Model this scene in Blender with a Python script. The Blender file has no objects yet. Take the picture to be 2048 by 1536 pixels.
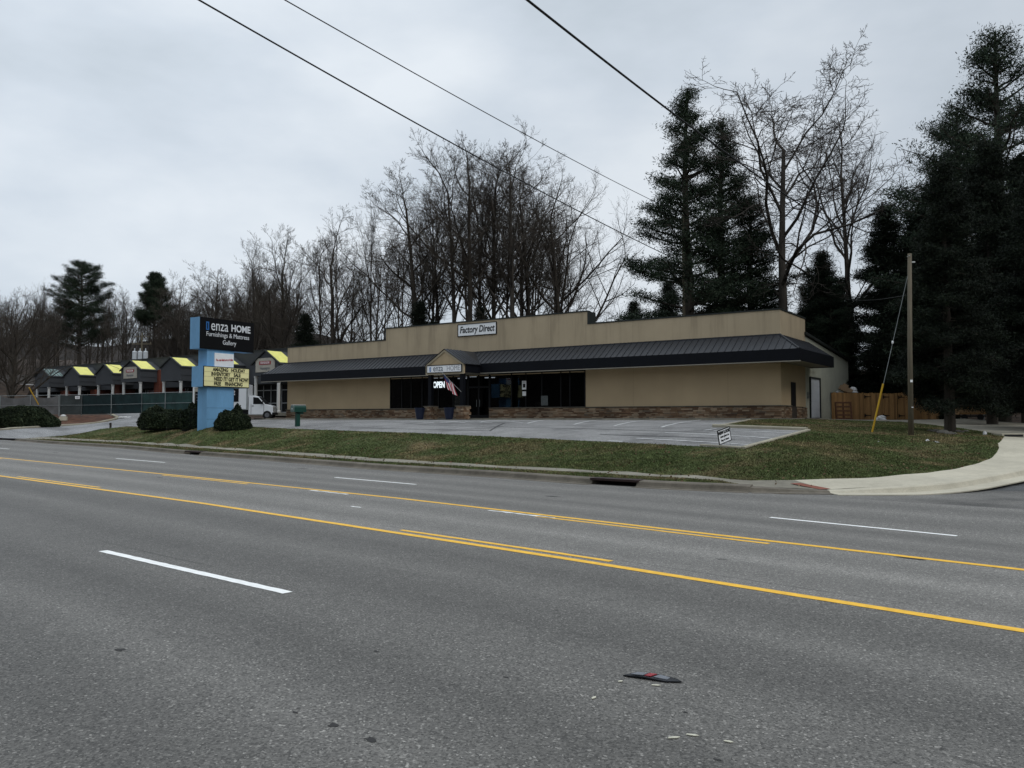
import bpy, math, random
import numpy as np
from mathutils import Vector, Matrix
from mathutils.geometry import delaunay_2d_cdt
from mathutils.bvhtree import BVHTree

# ------------------------------------------------------------------ camera
F = 1600.0; PITCH = math.atan(68 / F); H = 1.70
sc = bpy.context.scene
col = sc.collection
cam_d = bpy.data.cameras.new('camera'); cam = bpy.data.objects.new('camera', cam_d); col.objects.link(cam)
cam.location = (0, 0, H); cam.rotation_euler = (math.pi / 2 + PITCH, 0, 0)
cam_d.sensor_width = 36; cam_d.lens = 36 * F / 2048; cam_d.clip_end = 3000; cam_d.clip_start = .05
sc.camera = cam
# ------------------------------------------------------------------ world: overcast sky
SUN_EL, SUN_ROT = math.radians(51.6), math.radians(132)
w = bpy.data.worlds.new('World'); sc.world = w; w.use_nodes = True
nt = w.node_tree; nt.nodes.clear()
N = nt.nodes.new; L = nt.links.new
out = N('ShaderNodeOutputWorld'); bg = N('ShaderNodeBackground'); sky = N('ShaderNodeTexSky')
sky.sky_type = 'NISHITA'; sky.sun_disc = False; sky.sun_elevation = SUN_EL; sky.sun_rotation = SUN_ROT
sky.air_density = 1.0; sky.dust_density = 2.0
tc = N('ShaderNodeTexCoord'); mp = N('ShaderNodeMapping'); mp.inputs['Scale'].default_value = (1, 1, 2.3)
mp.inputs['Rotation'].default_value = (.1, .15, .5)
n1 = N('ShaderNodeTexNoise'); n1.inputs['Scale'].default_value = 1.9; n1.inputs['Detail'].default_value = 6; n1.inputs['Roughness'].default_value = .5
L(tc.outputs['Generated'], mp.inputs[0]); L(mp.outputs[0], n1.inputs['Vector'])
rp = N('ShaderNodeValToRGB'); L(n1.outputs['Fac'], rp.inputs[0])
rp.color_ramp.elements[0].position = .36; rp.color_ramp.elements[0].color = (3.75, 4.25, 4.7, 1)
rp.color_ramp.elements[1].position = .64; rp.color_ramp.elements[1].color = (5.95, 6.35, 6.75, 1)
e = rp.color_ramp.elements.new(.5); e.color = (4.8, 5.3, 5.85, 1)
# the cloud deck is brightest high up to the left where the sun stands behind it
dt = N('ShaderNodeVectorMath'); dt.operation = 'DOT_PRODUCT'; dt.inputs[1].default_value = Vector((-.42, .55, .72)).normalized()
L(tc.outputs['Generated'], dt.inputs[0])
gr = N('ShaderNodeMapRange'); gr.inputs['From Min'].default_value = .2; gr.inputs['From Max'].default_value = 1.0
gr.inputs['To Min'].default_value = .82; gr.inputs['To Max'].default_value = 1.22; L(dt.outputs['Value'], gr.inputs[0])
mu = N('ShaderNodeMix'); mu.data_type = 'RGBA'; mu.blend_type = 'MULTIPLY'; mu.inputs[0].default_value = 1
L(rp.outputs[0], mu.inputs[6]); L(gr.outputs[0], mu.inputs[7])
mx = N('ShaderNodeMix'); mx.data_type = 'RGBA'; mx.inputs[0].default_value = .93
L(sky.outputs[0], mx.inputs[6]); L(mu.outputs[2], mx.inputs[7])
zs_ = N('ShaderNodeSeparateXYZ'); L(tc.outputs['Generated'], zs_.inputs[0])
zr = N('ShaderNodeMapRange'); zr.inputs['From Min'].default_value = .50; zr.inputs['From Max'].default_value = 1.0; zr.inputs['To Min'].default_value = 1.0; zr.inputs['To Max'].default_value = 2.1; L(zs_.outputs[2], zr.inputs[0])
mz = N('ShaderNodeMix'); mz.data_type = 'RGBA'; mz.blend_type = 'MULTIPLY'; mz.inputs[0].default_value = 1; L(mx.outputs[2], mz.inputs[6]); L(zr.outputs[0], mz.inputs[7])
L(mz.outputs[2], bg.inputs[0]); bg.inputs[1].default_value = .124
L(bg.outputs[0], out.inputs[0])
sun_d = bpy.data.lights.new('sun', 'SUN'); sun = bpy.data.objects.new('sun', sun_d); col.objects.link(sun)
sun_d.energy = .75; sun_d.angle = math.radians(25); sun_d.color = (1, .97, .92)
sd = Vector((.50, -.45, .85)).normalized(); sun.rotation_euler = sd.to_track_quat('Z', 'Y').to_euler()
sc.view_settings.view_transform = 'Standard'; sc.view_settings.look = 'None'
sc.view_settings.exposure = 0; sc.view_settings.gamma = 1

# ------------------------------------------------------------------ helpers
random.seed(7); rng = np.random.default_rng(7)
def ray(px, py):
    a = (px - 1024) / F; b = -(py - 768) / F
    return Vector((a, math.cos(PITCH) - b * math.sin(PITCH), math.sin(PITCH) + b * math.cos(PITCH)))
CAM = Vector((0, 0, H))
def G(px, py, z=0.0):
    r = ray(px, py); return CAM + r * ((z - H) / r.z)
def P(px, py, Y):
    r = ray(px, py); return CAM + r * (Y / r.y)

def node_mat(name):
    m = bpy.data.materials.new(name); m.use_nodes = True
    t = m.node_tree; b = t.nodes['Principled BSDF']
    return m, t, b
def texco(t, kind='Object', scale=(1, 1, 1)):
    c = t.nodes.new('ShaderNodeTexCoord'); mp = t.nodes.new('ShaderNodeMapping'); mp.inputs['Scale'].default_value = scale
    t.links.new(c.outputs[kind], mp.inputs[0]); return mp.outputs[0]
def noise(t, vec, scale, detail=4, rough=.5):
    n = t.nodes.new('ShaderNodeTexNoise'); n.inputs['Scale'].default_value = scale; n.inputs['Detail'].default_value = detail
    n.inputs['Roughness'].default_value = rough
    if vec is not None: t.links.new(vec, n.inputs['Vector'])
    return n.outputs['Fac']
def ramp(t, fac, stops):
    r = t.nodes.new('ShaderNodeValToRGB'); els = r.color_ramp.elements
    while len(els) < len(stops): els.new(.5)
    for e, (p, c) in zip(els, stops):
        e.position = p; e.color = (c, c, c, 1) if not hasattr(c, '__len__') else (*c, 1)
    t.links.new(fac, r.inputs[0]); return r.outputs[0]
def mix(t, a, b, fac, mode='MIX'):
    m = t.nodes.new('ShaderNodeMix'); m.data_type = 'RGBA'; m.blend_type = mode
    for v, i in ((fac, 0), (a, 6), (b, 7)):
        if hasattr(v, 'links') or hasattr(v, 'is_linked'): t.links.new(v, m.inputs[i])
        elif i == 0: m.inputs[0].default_value = v
        else: m.inputs[i].default_value = (v, v, v, 1) if not hasattr(v, '__len__') else (*v, 1)
    return m.outputs[2]
def math_n(t, op, a, b=0.0):
    m = t.nodes.new('ShaderNodeMath'); m.operation = op
    for i, v in enumerate((a, b)):
        if hasattr(v, 'is_linked'): t.links.new(v, m.inputs[i])
        else: m.inputs[i].default_value = v
    return m.outputs[0]
def bump(t, b, h, strength=.3, dist=.02):
    n = t.nodes.new('ShaderNodeBump'); n.inputs['Strength'].default_value = strength; n.inputs['Distance'].default_value = dist
    t.links.new(h, n.inputs['Height']); t.links.new(n.outputs[0], b.inputs['Normal'])
MC = {}
def M(name, c, rough=.7, var=.15, scale=3.0, bmp=0.0, metal=0.0, spec=.3, stretch=(1, 1, 1), bscale=None):
    """plain material broken up by two scales of noise"""
    if name in MC: return MC[name]
    m, t, b = node_mat(name)
    v = texco(t, 'Object', stretch)
    n = noise(t, v, scale, 6, .6); n2 = noise(t, v, scale * 9, 3, .6)
    lo = tuple(x * (1 - var) for x in c); hi = tuple(min(1, x * (1 + var)) for x in c)
    a = ramp(t, n, [(.3, lo), (.7, hi)]); a2 = ramp(t, n2, [(.25, 1 - var * .6), (.75, 1.0)])
    t.links.new(mix(t, a, a2, 1.0, 'MULTIPLY'), b.inputs['Base Color'])
    b.inputs['Roughness'].default_value = rough; b.inputs['Metallic'].default_value = metal
    b.inputs['Specular IOR Level'].default_value = spec
    if bmp: bump(t, b, noise(t, v, bscale or scale * 12, 4, .6), bmp, .02)
    MC[name] = m; return m

def link(o, parent=None):
    col.objects.link(o)
    if parent is not None: o.parent = parent
    return o
def tag(o, label=None, cat=None, group=None, kind=None):
    if label: o['label'] = label
    if cat: o['category'] = cat
    if group: o['group'] = group
    if kind: o['kind'] = kind
    return o
def thing(name, loc, rz=0.0, label=None, cat=None, group=None, rx=0, ry=0):
    o = bpy.data.objects.new(name, None); o.empty_display_size = .2; col.objects.link(o)
    o.location = loc; o.rotation_euler = (rx, ry, rz)
    return tag(o, label, cat, group)

class MB:
    def __init__(s): s.v = []; s.f = []; s.n = 0
    def add(s, v, f):
        k = len(s.v); s.v += [tuple(p) for p in v]; s.f += [tuple(i + k for i in q) for q in f]; return s
    def box(s, x0, x1, y0, y1, z0, z1, mtx=None):
        v = [(x, y, z) for z in (z0, z1) for y in (y0, y1) for x in (x0, x1)]
        if mtx is not None: v = [mtx @ Vector(p) for p in v]
        return s.add(v, [(0, 2, 3, 1), (4, 5, 7, 6), (0, 1, 5, 4), (2, 6, 7, 3), (0, 4, 6, 2), (1, 3, 7, 5)])
    def quad(s, *p): return s.add(p, [tuple(range(len(p)))])
    def prism(s, pts, d):
        """polygon pts (3D) extruded by vector d"""
        n = len(pts); d = Vector(d); a = [Vector(p) for p in pts]; b = [p + d for p in a]
        return s.add(a + b, [tuple(range(n))[::-1], tuple(range(n, 2 * n))] + [(i, (i + 1) % n, n + (i + 1) % n, n + i) for i in range(n)])
    def tube(s, pts, rad, n=8, cap=True):
        pts = [Vector(p) for p in pts]
        if not hasattr(rad, '__len__'): rad = [rad] * len(pts)
        d = (pts[-1] - pts[0]).normalized(); up = Vector((0, 0, 1)) if abs(d.z) < .9 else Vector((1, 0, 0))
        k = len(s.v)
        for i, p in enumerate(pts):
            t = (pts[min(i + 1, len(pts) - 1)] - pts[max(i - 1, 0)]).normalized()
            a = t.cross(up).normalized(); b = t.cross(a)
            for j in range(n):
                w = 2 * math.pi * j / n; s.v.append(tuple(p + (a * math.cos(w) + b * math.sin(w)) * rad[i]))
        for i in range(len(pts) - 1):
            for j in range(n):
                a = k + i * n + j; b = k + i * n + (j + 1) % n; s.f.append((a, b, b + n, a + n))
        if cap:
            s.f.append(tuple(k + j for j in range(n))[::-1]); s.f.append(tuple(k + (len(pts) - 1) * n + j for j in range(n)))
        return s
    def lathe(s, prof, n=16, o=(0, 0, 0)):
        k = len(s.v)
        for r, z in prof:
            for j in range(n):
                w = 2 * math.pi * j / n; s.v.append((o[0] + r * math.cos(w), o[1] + r * math.sin(w), o[2] + z))
        for i in range(len(prof) - 1):
            for j in range(n):
                a = k + i * n + j; b = k + i * n + (j + 1) % n; s.f.append((a, b, b + n, a + n))
        s.f.append(tuple(k + j for j in range(n))[::-1]); s.f.append(tuple(k + (len(prof) - 1) * n + j for j in range(n)))
        return s
    def build(s, name, m, parent=None, smooth=False, bevel=0):
        me = bpy.data.meshes.new(name); me.from_pydata(s.v, [], s.f); me.update()
        o = bpy.data.objects.new(name, me); me.materials.append(m); link(o, parent)
        if smooth: me.polygons.foreach_set('use_smooth', [True] * len(me.polygons))
        if bevel:
            b = o.modifiers.new('b', 'BEVEL'); b.width = bevel; b.segments = 2; b.limit_method = 'ANGLE'
        return o
def np_mesh(name, V, Fc, m, parent=None, smooth=False):
    """V (n,3), Fc (k,c) numpy"""
    me = bpy.data.meshes.new(name); c = Fc.shape[1]
    me.vertices.add(len(V)); me.vertices.foreach_set('co', V.astype(np.float32).ravel())
    me.loops.add(Fc.size); me.loops.foreach_set('vertex_index', Fc.astype(np.int32).ravel())
    me.polygons.add(len(Fc)); me.polygons.foreach_set('loop_start', np.arange(0, Fc.size, c, dtype=np.int32))
    me.update(calc_edges=True); me.materials.append(m)
    if smooth: me.polygons.foreach_set('use_smooth', [True] * len(Fc))
    o = bpy.data.objects.new(name, me); link(o, parent); return o
def text(name, body, size, m, parent, loc, rot=(math.pi / 2, 0, 0), align='CENTER', bold=0.0, sx=1.0, ext=.006, shear=0.0, line=1.0):
    cu = bpy.data.curves.new(name, 'FONT'); cu.body = body; cu.size = size; cu.align_x = align; cu.align_y = 'CENTER'
    cu.extrude = ext; cu.offset = bold; cu.resolution_u = 4; cu.shear = shear; cu.space_line = line
    o = bpy.data.objects.new(name, cu); col.objects.link(o)
    me = bpy.data.meshes.new_from_object(o.evaluated_get(bpy.context.evaluated_depsgraph_get()))
    bpy.data.objects.remove(o); bpy.data.curves.remove(cu)
    me.materials.clear(); me.materials.append(m); me.name = name
    o = bpy.data.objects.new(name, me); link(o, parent); o.location = loc; o.rotation_euler = rot; o.scale = (sx, 1, 1)
    return o

# ------------------------------------------------------------------ materials
def island_mat(name, stops, rough=.8, spec=.2, trans=0.0):
    m, t, b = node_mat(name); g = t.nodes.new('ShaderNodeNewGeometry')
    c = ramp(t, g.outputs['Random Per Island'], stops)
    v = texco(t); big = ramp(t, noise(t, v, .5, 2), [(.3, .6), (.7, 1.25)])
    t.links.new(mix(t, c, big, 1.0, 'MULTIPLY'), b.inputs['Base Color'])
    b.inputs['Roughness'].default_value = rough; b.inputs['Specular IOR Level'].default_value = spec
    return m
def asphalt(name, uv=True, base=1.0, tint=(1, 1, 1)):
    m, t, b = node_mat(name)
    c = t.nodes.new('ShaderNodeTexCoord'); v = c.outputs['UV' if uv else 'Object']
    vs = t.nodes.new('ShaderNodeMapping'); t.links.new(v, vs.inputs[0]); vs.inputs['Scale'].default_value = (.12, 1, 1)
    big = ramp(t, noise(t, vs.outputs[0], .55, 5, .6), [(.3, .86), (.7, 1.12)])
    med = ramp(t, noise(t, v, 2.2, 4, .65), [(.3, .93), (.7, 1.06)])
    ch = t.nodes.new('ShaderNodeTexVoronoi'); ch.inputs['Scale'].default_value = 82; t.links.new(v, ch.inputs['Vector'])
    sx = t.nodes.new('ShaderNodeSeparateColor'); t.links.new(ch.outputs['Color'], sx.inputs[0])
    chips = ramp(t, sx.outputs[0], [(0, .42), (.35, .80), (.72, 1.0), (.90, 1.22), (.97, 1.6), (1, 2.5)])
    fine = ramp(t, noise(t, v, 150, 2, .7), [(.3, .72), (.7, 1.28)])
    spots = ramp(t, noise(t, v, 9, 3, .6), [(.26, .40), (.31, 1.0)])
    vo = t.nodes.new('ShaderNodeTexVoronoi'); vo.inputs['Scale'].default_value = .55; t.links.new(v, vo.inputs['Vector'])
    stain = ramp(t, math_n(t, 'ADD', vo.outputs['Distance'], math_n(t, 'MULTIPLY', noise(t, v, 12, 3), .05)), [(.05, .55), (.075, 1.0)])
    pit = t.nodes.new('ShaderNodeMapping'); pit.inputs['Scale'].default_value = (9, 22, 9); t.links.new(v, pit.inputs[0])
    pits = ramp(t, noise(t, pit.outputs[0], 1.0, 2, .5), [(.22, .30), (.27, 1.0)]); spots = mix(t, mix(t, spots, stain, 1, 'MULTIPLY'), pits, 1, 'MULTIPLY')
    a = mix(t, big, med, 1, 'MULTIPLY'); a = mix(t, a, chips, 1, 'MULTIPLY'); a = mix(t, a, fine, 1, 'MULTIPLY'); a = mix(t, a, spots, 1, 'MULTIPLY')
    if uv:
        s = t.nodes.new('ShaderNodeSeparateXYZ'); t.links.new(v, s.inputs[0])
        # lanes across the road: worn wheel paths and the paler unused strips between them
        lc = math_n(t, 'DIVIDE', s.outputs[1], 3.3); fr = math_n(t, 'FRACT', lc)
        wp = ramp(t, fr, [(0, 1.10), (.10, 1.06), (.24, .84), (.40, .97), (.52, 1.18), (.64, .97), (.78, .84), (.92, 1.08), (1, 1.10)])
        lane = ramp(t, math_n(t, 'DIVIDE', lc, 8.0), [(.0, .84), (.25, .88), (.374, .95), (.376, 1.38), (.499, 1.38), (.501, 1.12), (1, 1.22)])
        a = mix(t, a, mix(t, wp, lane, 1, 'MULTIPLY'), 1, 'MULTIPLY')
        # paving joint beside the lane lines
        jn = noise(t, vs.outputs[0], 9, 3); off = math_n(t, 'ADD', lc, math_n(t, 'MULTIPLY', jn, .02))
        jl = math_n(t, 'ABSOLUTE', math_n(t, 'SUBTRACT', off, 2.10)); jl2 = math_n(t, 'ABSOLUTE', math_n(t, 'SUBTRACT', off, 3.13))
        jm = math_n(t, 'MINIMUM', jl, jl2)
        a = mix(t, a, mix(t, ramp(t, jm, [(0, .6), (.004, .7), (.007, 1.0)]), (1, 1, 1), ramp(t, noise(t, vs.outputs[0], 1.2, 3), [(.42, 0), (.5, 1)])), 1, 'MULTIPLY')
    else:
        pt = ramp(t, noise(t, v, .35, 6, .65), [(.36, .55), (.5, 1.0), (.66, 1.25)])
        a = mix(t, a, pt, 1, 'MULTIPLY')
    bc = mix(t, tuple(.128 * base * x for x in tint), a, 1, 'MULTIPLY')
    t.links.new(bc, b.inputs['Base Color']); b.inputs['Roughness'].default_value = .72; b.inputs['Specular IOR Level'].default_value = .35
    bump(t, b, math_n(t, 'ADD', sx.outputs[0], noise(t, v, 90, 2)), .35, .006)
    return m
def lawn_mat(name='lawn', blades_=False):
    m, t, b = node_mat(name); v = texco(t)
    n = noise(t, v, .42, 6, .62); n2 = noise(t, v, 2.5, 5, .7); n3 = noise(t, v, 14, 4, .8)
    c = ramp(t, n, [(.32, (.062, .084, .030)), (.48, (.082, .098, .038)), (.57, (.125, .115, .055)), (.68, (.21, .165, .09))])
    c = mix(t, c, ramp(t, n2, [(.3, .6), (.7, 1.35)]), 1, 'MULTIPLY'); c = mix(t, c, ramp(t, n3, [(.3, .45), (.75, 1.5)]), 1, 'MULTIPLY')
    if blades_:
        g = t.nodes.new('ShaderNodeNewGeometry'); c = mix(t, c, ramp(t, g.outputs['Random Per Island'], [(0, .8), (.6, 1.3), (.9, 1.9), (1, 3.0)]), 1, 'MULTIPLY')
    dirt = ramp(t, noise(t, v, 1.1, 5, .6), [(.66, 0), (.72, 1)])
    c = mix(t, c, (.15, .085, .055), dirt)
    t.links.new(c, b.inputs['Base Color']); b.inputs['Roughness'].default_value = .95; b.inputs['Specular IOR Level'].default_value = .1
    bump(t, b, n3, .8, .06); return m
def stucco(name, c):
    m, t, b = node_mat(name); v = texco(t); vs = texco(t, 'Object', (.8, .8, .07))
    st = ramp(t, noise(t, vs, 1.6, 5, .7), [(.36, .66), (.47, .93), (.56, 1.0)])
    s = t.nodes.new('ShaderNodeSeparateXYZ'); t.links.new(texco(t), s.inputs[0])
    up = ramp(t, math_n(t, 'DIVIDE', s.outputs[2], 8.0), [(.35, 0.0), (.86, .8)])
    big = ramp(t, noise(t, v, .5, 4), [(.3, .92), (.7, 1.05)])
    a = mix(t, (1, 1, 1), st, up); a = mix(t, a, big, 1, 'MULTIPLY')
    # panel joints
    w = math_n(t, 'ABSOLUTE', math_n(t, 'SUBTRACT', math_n(t, 'FRACT', math_n(t, 'DIVIDE', s.outputs[0], 6.1)), .5))
    a = mix(t, a, ramp(t, w, [(0, .80), (.002, .86), (.004, 1.0)]), 1, 'MULTIPLY')
    t.links.new(mix(t, c, a, 1, 'MULTIPLY'), b.inputs['Base Color']); b.inputs['Roughness'].default_value = .9; b.inputs['Specular IOR Level'].default_value = .15
    bump(t, b, noise(t, v, 40, 3), .3, .01); return m
def glass_mat(name, tint=.35):
    m = bpy.data.materials.new(name); m.use_nodes = True; t = m.node_tree; t.nodes.clear()
    o = t.nodes.new('ShaderNodeOutputMaterial'); mx = t.nodes.new('ShaderNodeMixShader'); tr = t.nodes.new('ShaderNodeBsdfTransparent')
    gl = t.nodes.new('ShaderNodeBsdfGlossy'); fr = t.nodes.new('ShaderNodeFresnel'); fr.inputs[0].default_value = 1.45
    n = noise(t, texco(t), 3, 3); r = ramp(t, n, [(.3, tint * .8), (.7, tint)])
    t.links.new(r, tr.inputs[0]); gl.inputs['Roughness'].default_value = .03; gl.inputs['Color'].default_value = (.8, .85, .9, 1)
    t.links.new(fr.outputs[0], mx.inputs[0]); t.links.new(tr.outputs[0], mx.inputs[1]); t.links.new(gl.outputs[0], mx.inputs[2])
    t.links.new(mx.outputs[0], o.inputs[0]); return m
def emit_mat(name, c, s):
    m, t, b = node_mat(name); b.inputs['Base Color'].default_value = (*c, 1)
    b.inputs['Emission Color'].default_value = (*c, 1); b.inputs['Emission Strength'].default_value = s; return m
def concrete(name, c, stain=.3):
    m, t, b = node_mat(name); v = texco(t)
    a = mix(t, ramp(t, noise(t, v, .6, 6, .65), [(.3, 1 - stain), (.6, 1.0), (.8, 1.08)]), ramp(t, noise(t, v, 30, 4, .7), [(.3, .86), (.7, 1.08)]), 1, 'MULTIPLY')
    a = mix(t, a, ramp(t, noise(t, v, 4, 5, .7), [(.3, 1 - stain * .6), (.55, 1.0)]), 1, 'MULTIPLY')
    t.links.new(mix(t, c, a, 1, 'MULTIPLY'), b.inputs['Base Color']); b.inputs['Roughness'].default_value = .9; b.inputs['Specular IOR Level'].default_value = .2
    bump(t, b, noise(t, v, 50, 3), .2, .01); return m

m_road = asphalt('road_asphalt', True, 1.05, (1.07, 1.02, .93)); m_lot = asphalt('lot_asphalt', False, 1.65, (1.02, 1.0, .97)); m_side = asphalt('side_asphalt', False, .75, (.98, 1, 1.02))
m_drive = asphalt('drive_asphalt', False, 1.8)
m_lawn = lawn_mat()
m_white = M('white_paint', (.90, .90, .87), .6, .12, 9, .1); m_yel = M('yellow_paint', (.88, .50, .05), .6, .15, 9, .1)
m_conc = concrete('kerb_concrete', (.17, .15, .12), .45); m_conc_new = concrete('new_concrete', (.52, .48, .38), .20)
m_walk = concrete('walk_concrete', (.27, .25, .20), .4)
m_stucco = stucco('tan_stucco', (.45, .365, .25)); m_stucco_low = stucco('tan_stucco_wall', (.46, .355, .225))
m_trim = M('dark_cap', (.02, .024, .022), .6, .1); m_navy = M('navy_fascia', (.004, .005, .008), .65, .2, 2, 0, 0, .15)
m_roof = M('roof_metal', (.022, .024, .029), .5, .15, 1.5, 0, .3, .5)
m_soffit = M('soffit', (.26, .24, .20), .8, .1)
m_stone = island_mat('ledge_stone', [(0, (.10, .06, .04)), (.3, (.18, .11, .065)), (.55, (.25, .17, .11)), (.8, (.33, .25, .17)), (1, (.15, .12, .09))])
m_mortar = M('mortar', (.05, .04, .032), .95)
m_alu = M('bronze_frame', (.012, .012, .013), .4, .1, 3, 0, .5); m_glass = glass_mat('shop_glass', .5)
m_dark = M('dark_interior', (.02, .02, .02), .9); m_black = M('black_face', (.005, .005, .006), .55, .1, 2, 0, 0, .15)
m_blue = M('sign_blue', (.17, .37, .60), .55, .14, 1.2, 0, 0, .3, (1, 1, .3)); m_letter = M('white_letter', (.75, .77, .8), .5, .03)
m_bluel = M('blue_letter', (.03, .15, .42), .5, .05); m_cream = M('cream_face', (.95, .88, .46), .5, .06, 2); m_blackl = M('black_letter', (.012, .012, .012), .5, .05)
m_redl = M('red_letter', (.45, .02, .03), .5, .05); m_whitef = M('white_face', (.88, .89, .90), .5, .05); m_beige = M('beige_box', (.42, .39, .33), .6, .15)
m_grey = M('plaza_grey', (.052, .056, .062), .8, .08, 1, 0); m_brick = M('plaza_brick', (.16, .05, .032), .85, .25, 5, .2)
m_yroof = M('yellow_sheet', (.80, .76, .20), .5, .10, 1.5, .4, 0, .3, (1, 1, 1), 3); m_groof = M('green_glazing', (.10, .17, .16), .3, .3, 2)
m_col = M('white_column', (.55, .55, .53), .6, .08); m_mull = M('pale_mullion', (.40, .41, .42), .5, .08)
m_siding = M('pale_siding', (.52, .52, .43), .6, .1, 1, 0); m_door = M('white_door', (.62, .65, .68), .5, .06)
m_green = M('green_plastic', (.006, .05, .035), .4, .15); m_yguard = M('yellow_guard', (.60, .36, .03), .4, .1)
m_screen = M('green_screen', (.008, .022, .024), .85, .35, 1.5, .3); m_tarp = M('grey_tarp', (.13, .13, .13), .7, .25, 1.2, .6, 0, .2, (1, 1, 1), 2.5)
m_galv = M('galvanised', (.28, .30, .30), .4, .12, 5, 0, .6); m_truck = M('truck_white', (.62, .64, .66), .35, .04, 1, 0, 0, .5)
m_tyre = M('tyre', (.012, .012, .012), .9); m_rim = M('rim', (.18, .18, .19), .4, .1, 3, 0, .7)
def wood_mat(name, c, sc=(6, 6, .5)):
    m, t, b = node_mat(name); g = t.nodes.new('ShaderNodeNewGeometry'); v = texco(t, 'Object', sc)
    isl = ramp(t, g.outputs['Random Per Island'], [(0, .68), (.5, 1.0), (1, 1.3)])
    a = mix(t, isl, ramp(t, noise(t, v, 3, 6, .7), [(.3, .65), (.7, 1.15)]), 1, 'MULTIPLY')
    t.links.new(mix(t, c, a, 1, 'MULTIPLY'), b.inputs['Base Color']); b.inputs['Roughness'].default_value = .85
    b.inputs['Specular IOR Level'].default_value = .15; bump(t, b, noise(t, v, 12, 4), .4, .01); return m
m_fence = wood_mat('cedar_fence', (.30, .17, .070)); m_pole = wood_mat('pole_wood', (.145, .125, .092)); m_ply = wood_mat('plywood', (.30, .19, .10)); m_pal = wood_mat('pallet_wood', (.12, .06, .035))
m_bark = M('bark', (.060, .051, .042), .95, .4, 2, .5, 0, .1, (4, 4, .6)); m_twig = M('twig', (.078, .066, .055), .95, .25, 1, 0, 0, .1)
m_bark2 = M('pale_bark', (.080, .070, .060), .95, .4, 2, .5, 0, .1, (4, 4, .6)); m_twig2 = M('ruddy_twig', (.074, .064, .056), .95, .25, 1, 0, 0, .1)
m_pine = island_mat('pine_needles', [(0, (.009, .017, .010)), (.5, (.020, .034, .019)), (1, (.050, .068, .038))])
m_cedar = island_mat('cedar_foliage', [(0, (.003, .006, .0035)), (.5, (.007, .012, .006)), (1, (.018, .026, .013))])
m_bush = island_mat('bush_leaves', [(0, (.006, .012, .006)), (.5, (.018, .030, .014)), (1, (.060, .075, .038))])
m_grassb = lawn_mat('grass_blades', True)
m_litter = M('leaf_litter', (.055, .036, .024), .95, .6, .8, .6); m_mulch = M('red_mulch', (.105, .050, .030), .95, .5, 2.0, .7)
m_hill = M('hill_woods', (.030, .025, .022), .95, .5, .12, .8, 0, .1, (1, 1, 1), 1.2)
m_rock = concrete('rock', (.17, .16, .14), .5); m_bag = M('plastic_bag', (.55, .55, .54), .35, .1, 6, .5); m_card = M('cardboard', (.33, .22, .13), .8, .1)
m_wire = M('black_wire', (.012, .012, .012), .6); m_rubber = M('black_plastic', (.012, .013, .016), .45)

# ------------------------------------------------------------------ road geometry from measured lines
A0 = math.radians(46.7); E_ = Vector((-math.sin(A0), math.cos(A0))); Nn = Vector((math.cos(A0), math.sin(A0)))
def st(p): return (p[0] * E_[0] + p[1] * E_[1], p[0] * Nn[0] + p[1] * Nn[1])
def xy(s, t): return (E_[0] * s + Nn[0] * t, E_[1] * s + Nn[1] * t)
NY = [(0, 952), (400, 1006), (800, 1067), (1100, 1112.5), (1500, 1176), (2048, 1262)]
FY = [(0, 915.6), (400, 955.5), (800, 997), (1100, 1031.6), (1500, 1077.7), (2048, 1140)]
FW = [(0, 896.5), (232, 917), (330, 925), (670, 955), (832, 969), (1540, 1035), (1914, 1072)]
NW = [(205, 1102), (576, 1186)]
CB = [(-60, 876), (30, 881), (100, 887), (250, 896.6), (375, 908.5), (500, 917.6), (750, 938), (1000, 954.5), (1200, 969.6), (1500, 984.5)]
def line_fn(px):
    q = sorted(st(G(*p)) for p in px); S = [a for a, b in q]; T = [b for a, b in q]
    def fn(s):
        if s <= S[0]: return T[0] + (s - S[0]) * (T[1] - T[0]) / (S[1] - S[0]) * .3
        if s >= S[-1]: return T[-1] + (s - S[-1]) * (T[-1] - T[-2]) / (S[-1] - S[-2]) * .3
        return float(np.interp(s, S, T))
    return fn
fNY, fFY, fFW, fCB = map(line_fn, (NY, FY, FW, CB))
_d = [fNY(st(G(*p))[0]) - st(G(*p))[1] for p in NW]
fNW = lambda s: fNY(s) - float(np.interp(s, [st(G(*NW[1]))[0], st(G(*NW[0]))[0]], [_d[1], _d[0]]))
lanes = [lambda s: fNW(s) - 7.2, lambda s: fNW(s) - 3.5, fNW, fNY, fFY, fFW, fCB]   # UV.y = 0..6
ss = list(np.arange(-70, 4, 3.0)) + list(np.arange(4, 60, 1.0)) + list(np.arange(60, 200, 6.0))
ROAD_Z = 0.0
def strip_mesh(name, rows, ss, z, m, uvs=None):
    V = []; Fc = []; U = []
    for s in ss:
        for k, fn in enumerate(rows):
            x, y = xy(s, fn(s)); V.append((x, y, z)); U.append((s, k * 3.3))
    n = len(rows)
    for i in range(len(ss) - 1):
        for k in range(n - 1): Fc.append((i * n + k, i * n + k + 1, (i + 1) * n + k + 1, (i + 1) * n + k))
    me = bpy.data.meshes.new(name); me.from_pydata(V, [], [f[::-1] for f in Fc]); me.materials.append(m)
    uv = me.uv_layers.new(name='UVMap')
    for lp in me.loops: uv.data[lp.index].uv = U[lp.vertex_index]
    me.update(); o = bpy.data.objects.new(name, me); col.objects.link(o); return o
rx = MB(); sx_ = [st(G(1350, 978))[0], st(G(1660, 986))[0], st(G(1901, 981))[0], st(G(2048, 990))[0], -20, -70]
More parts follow.
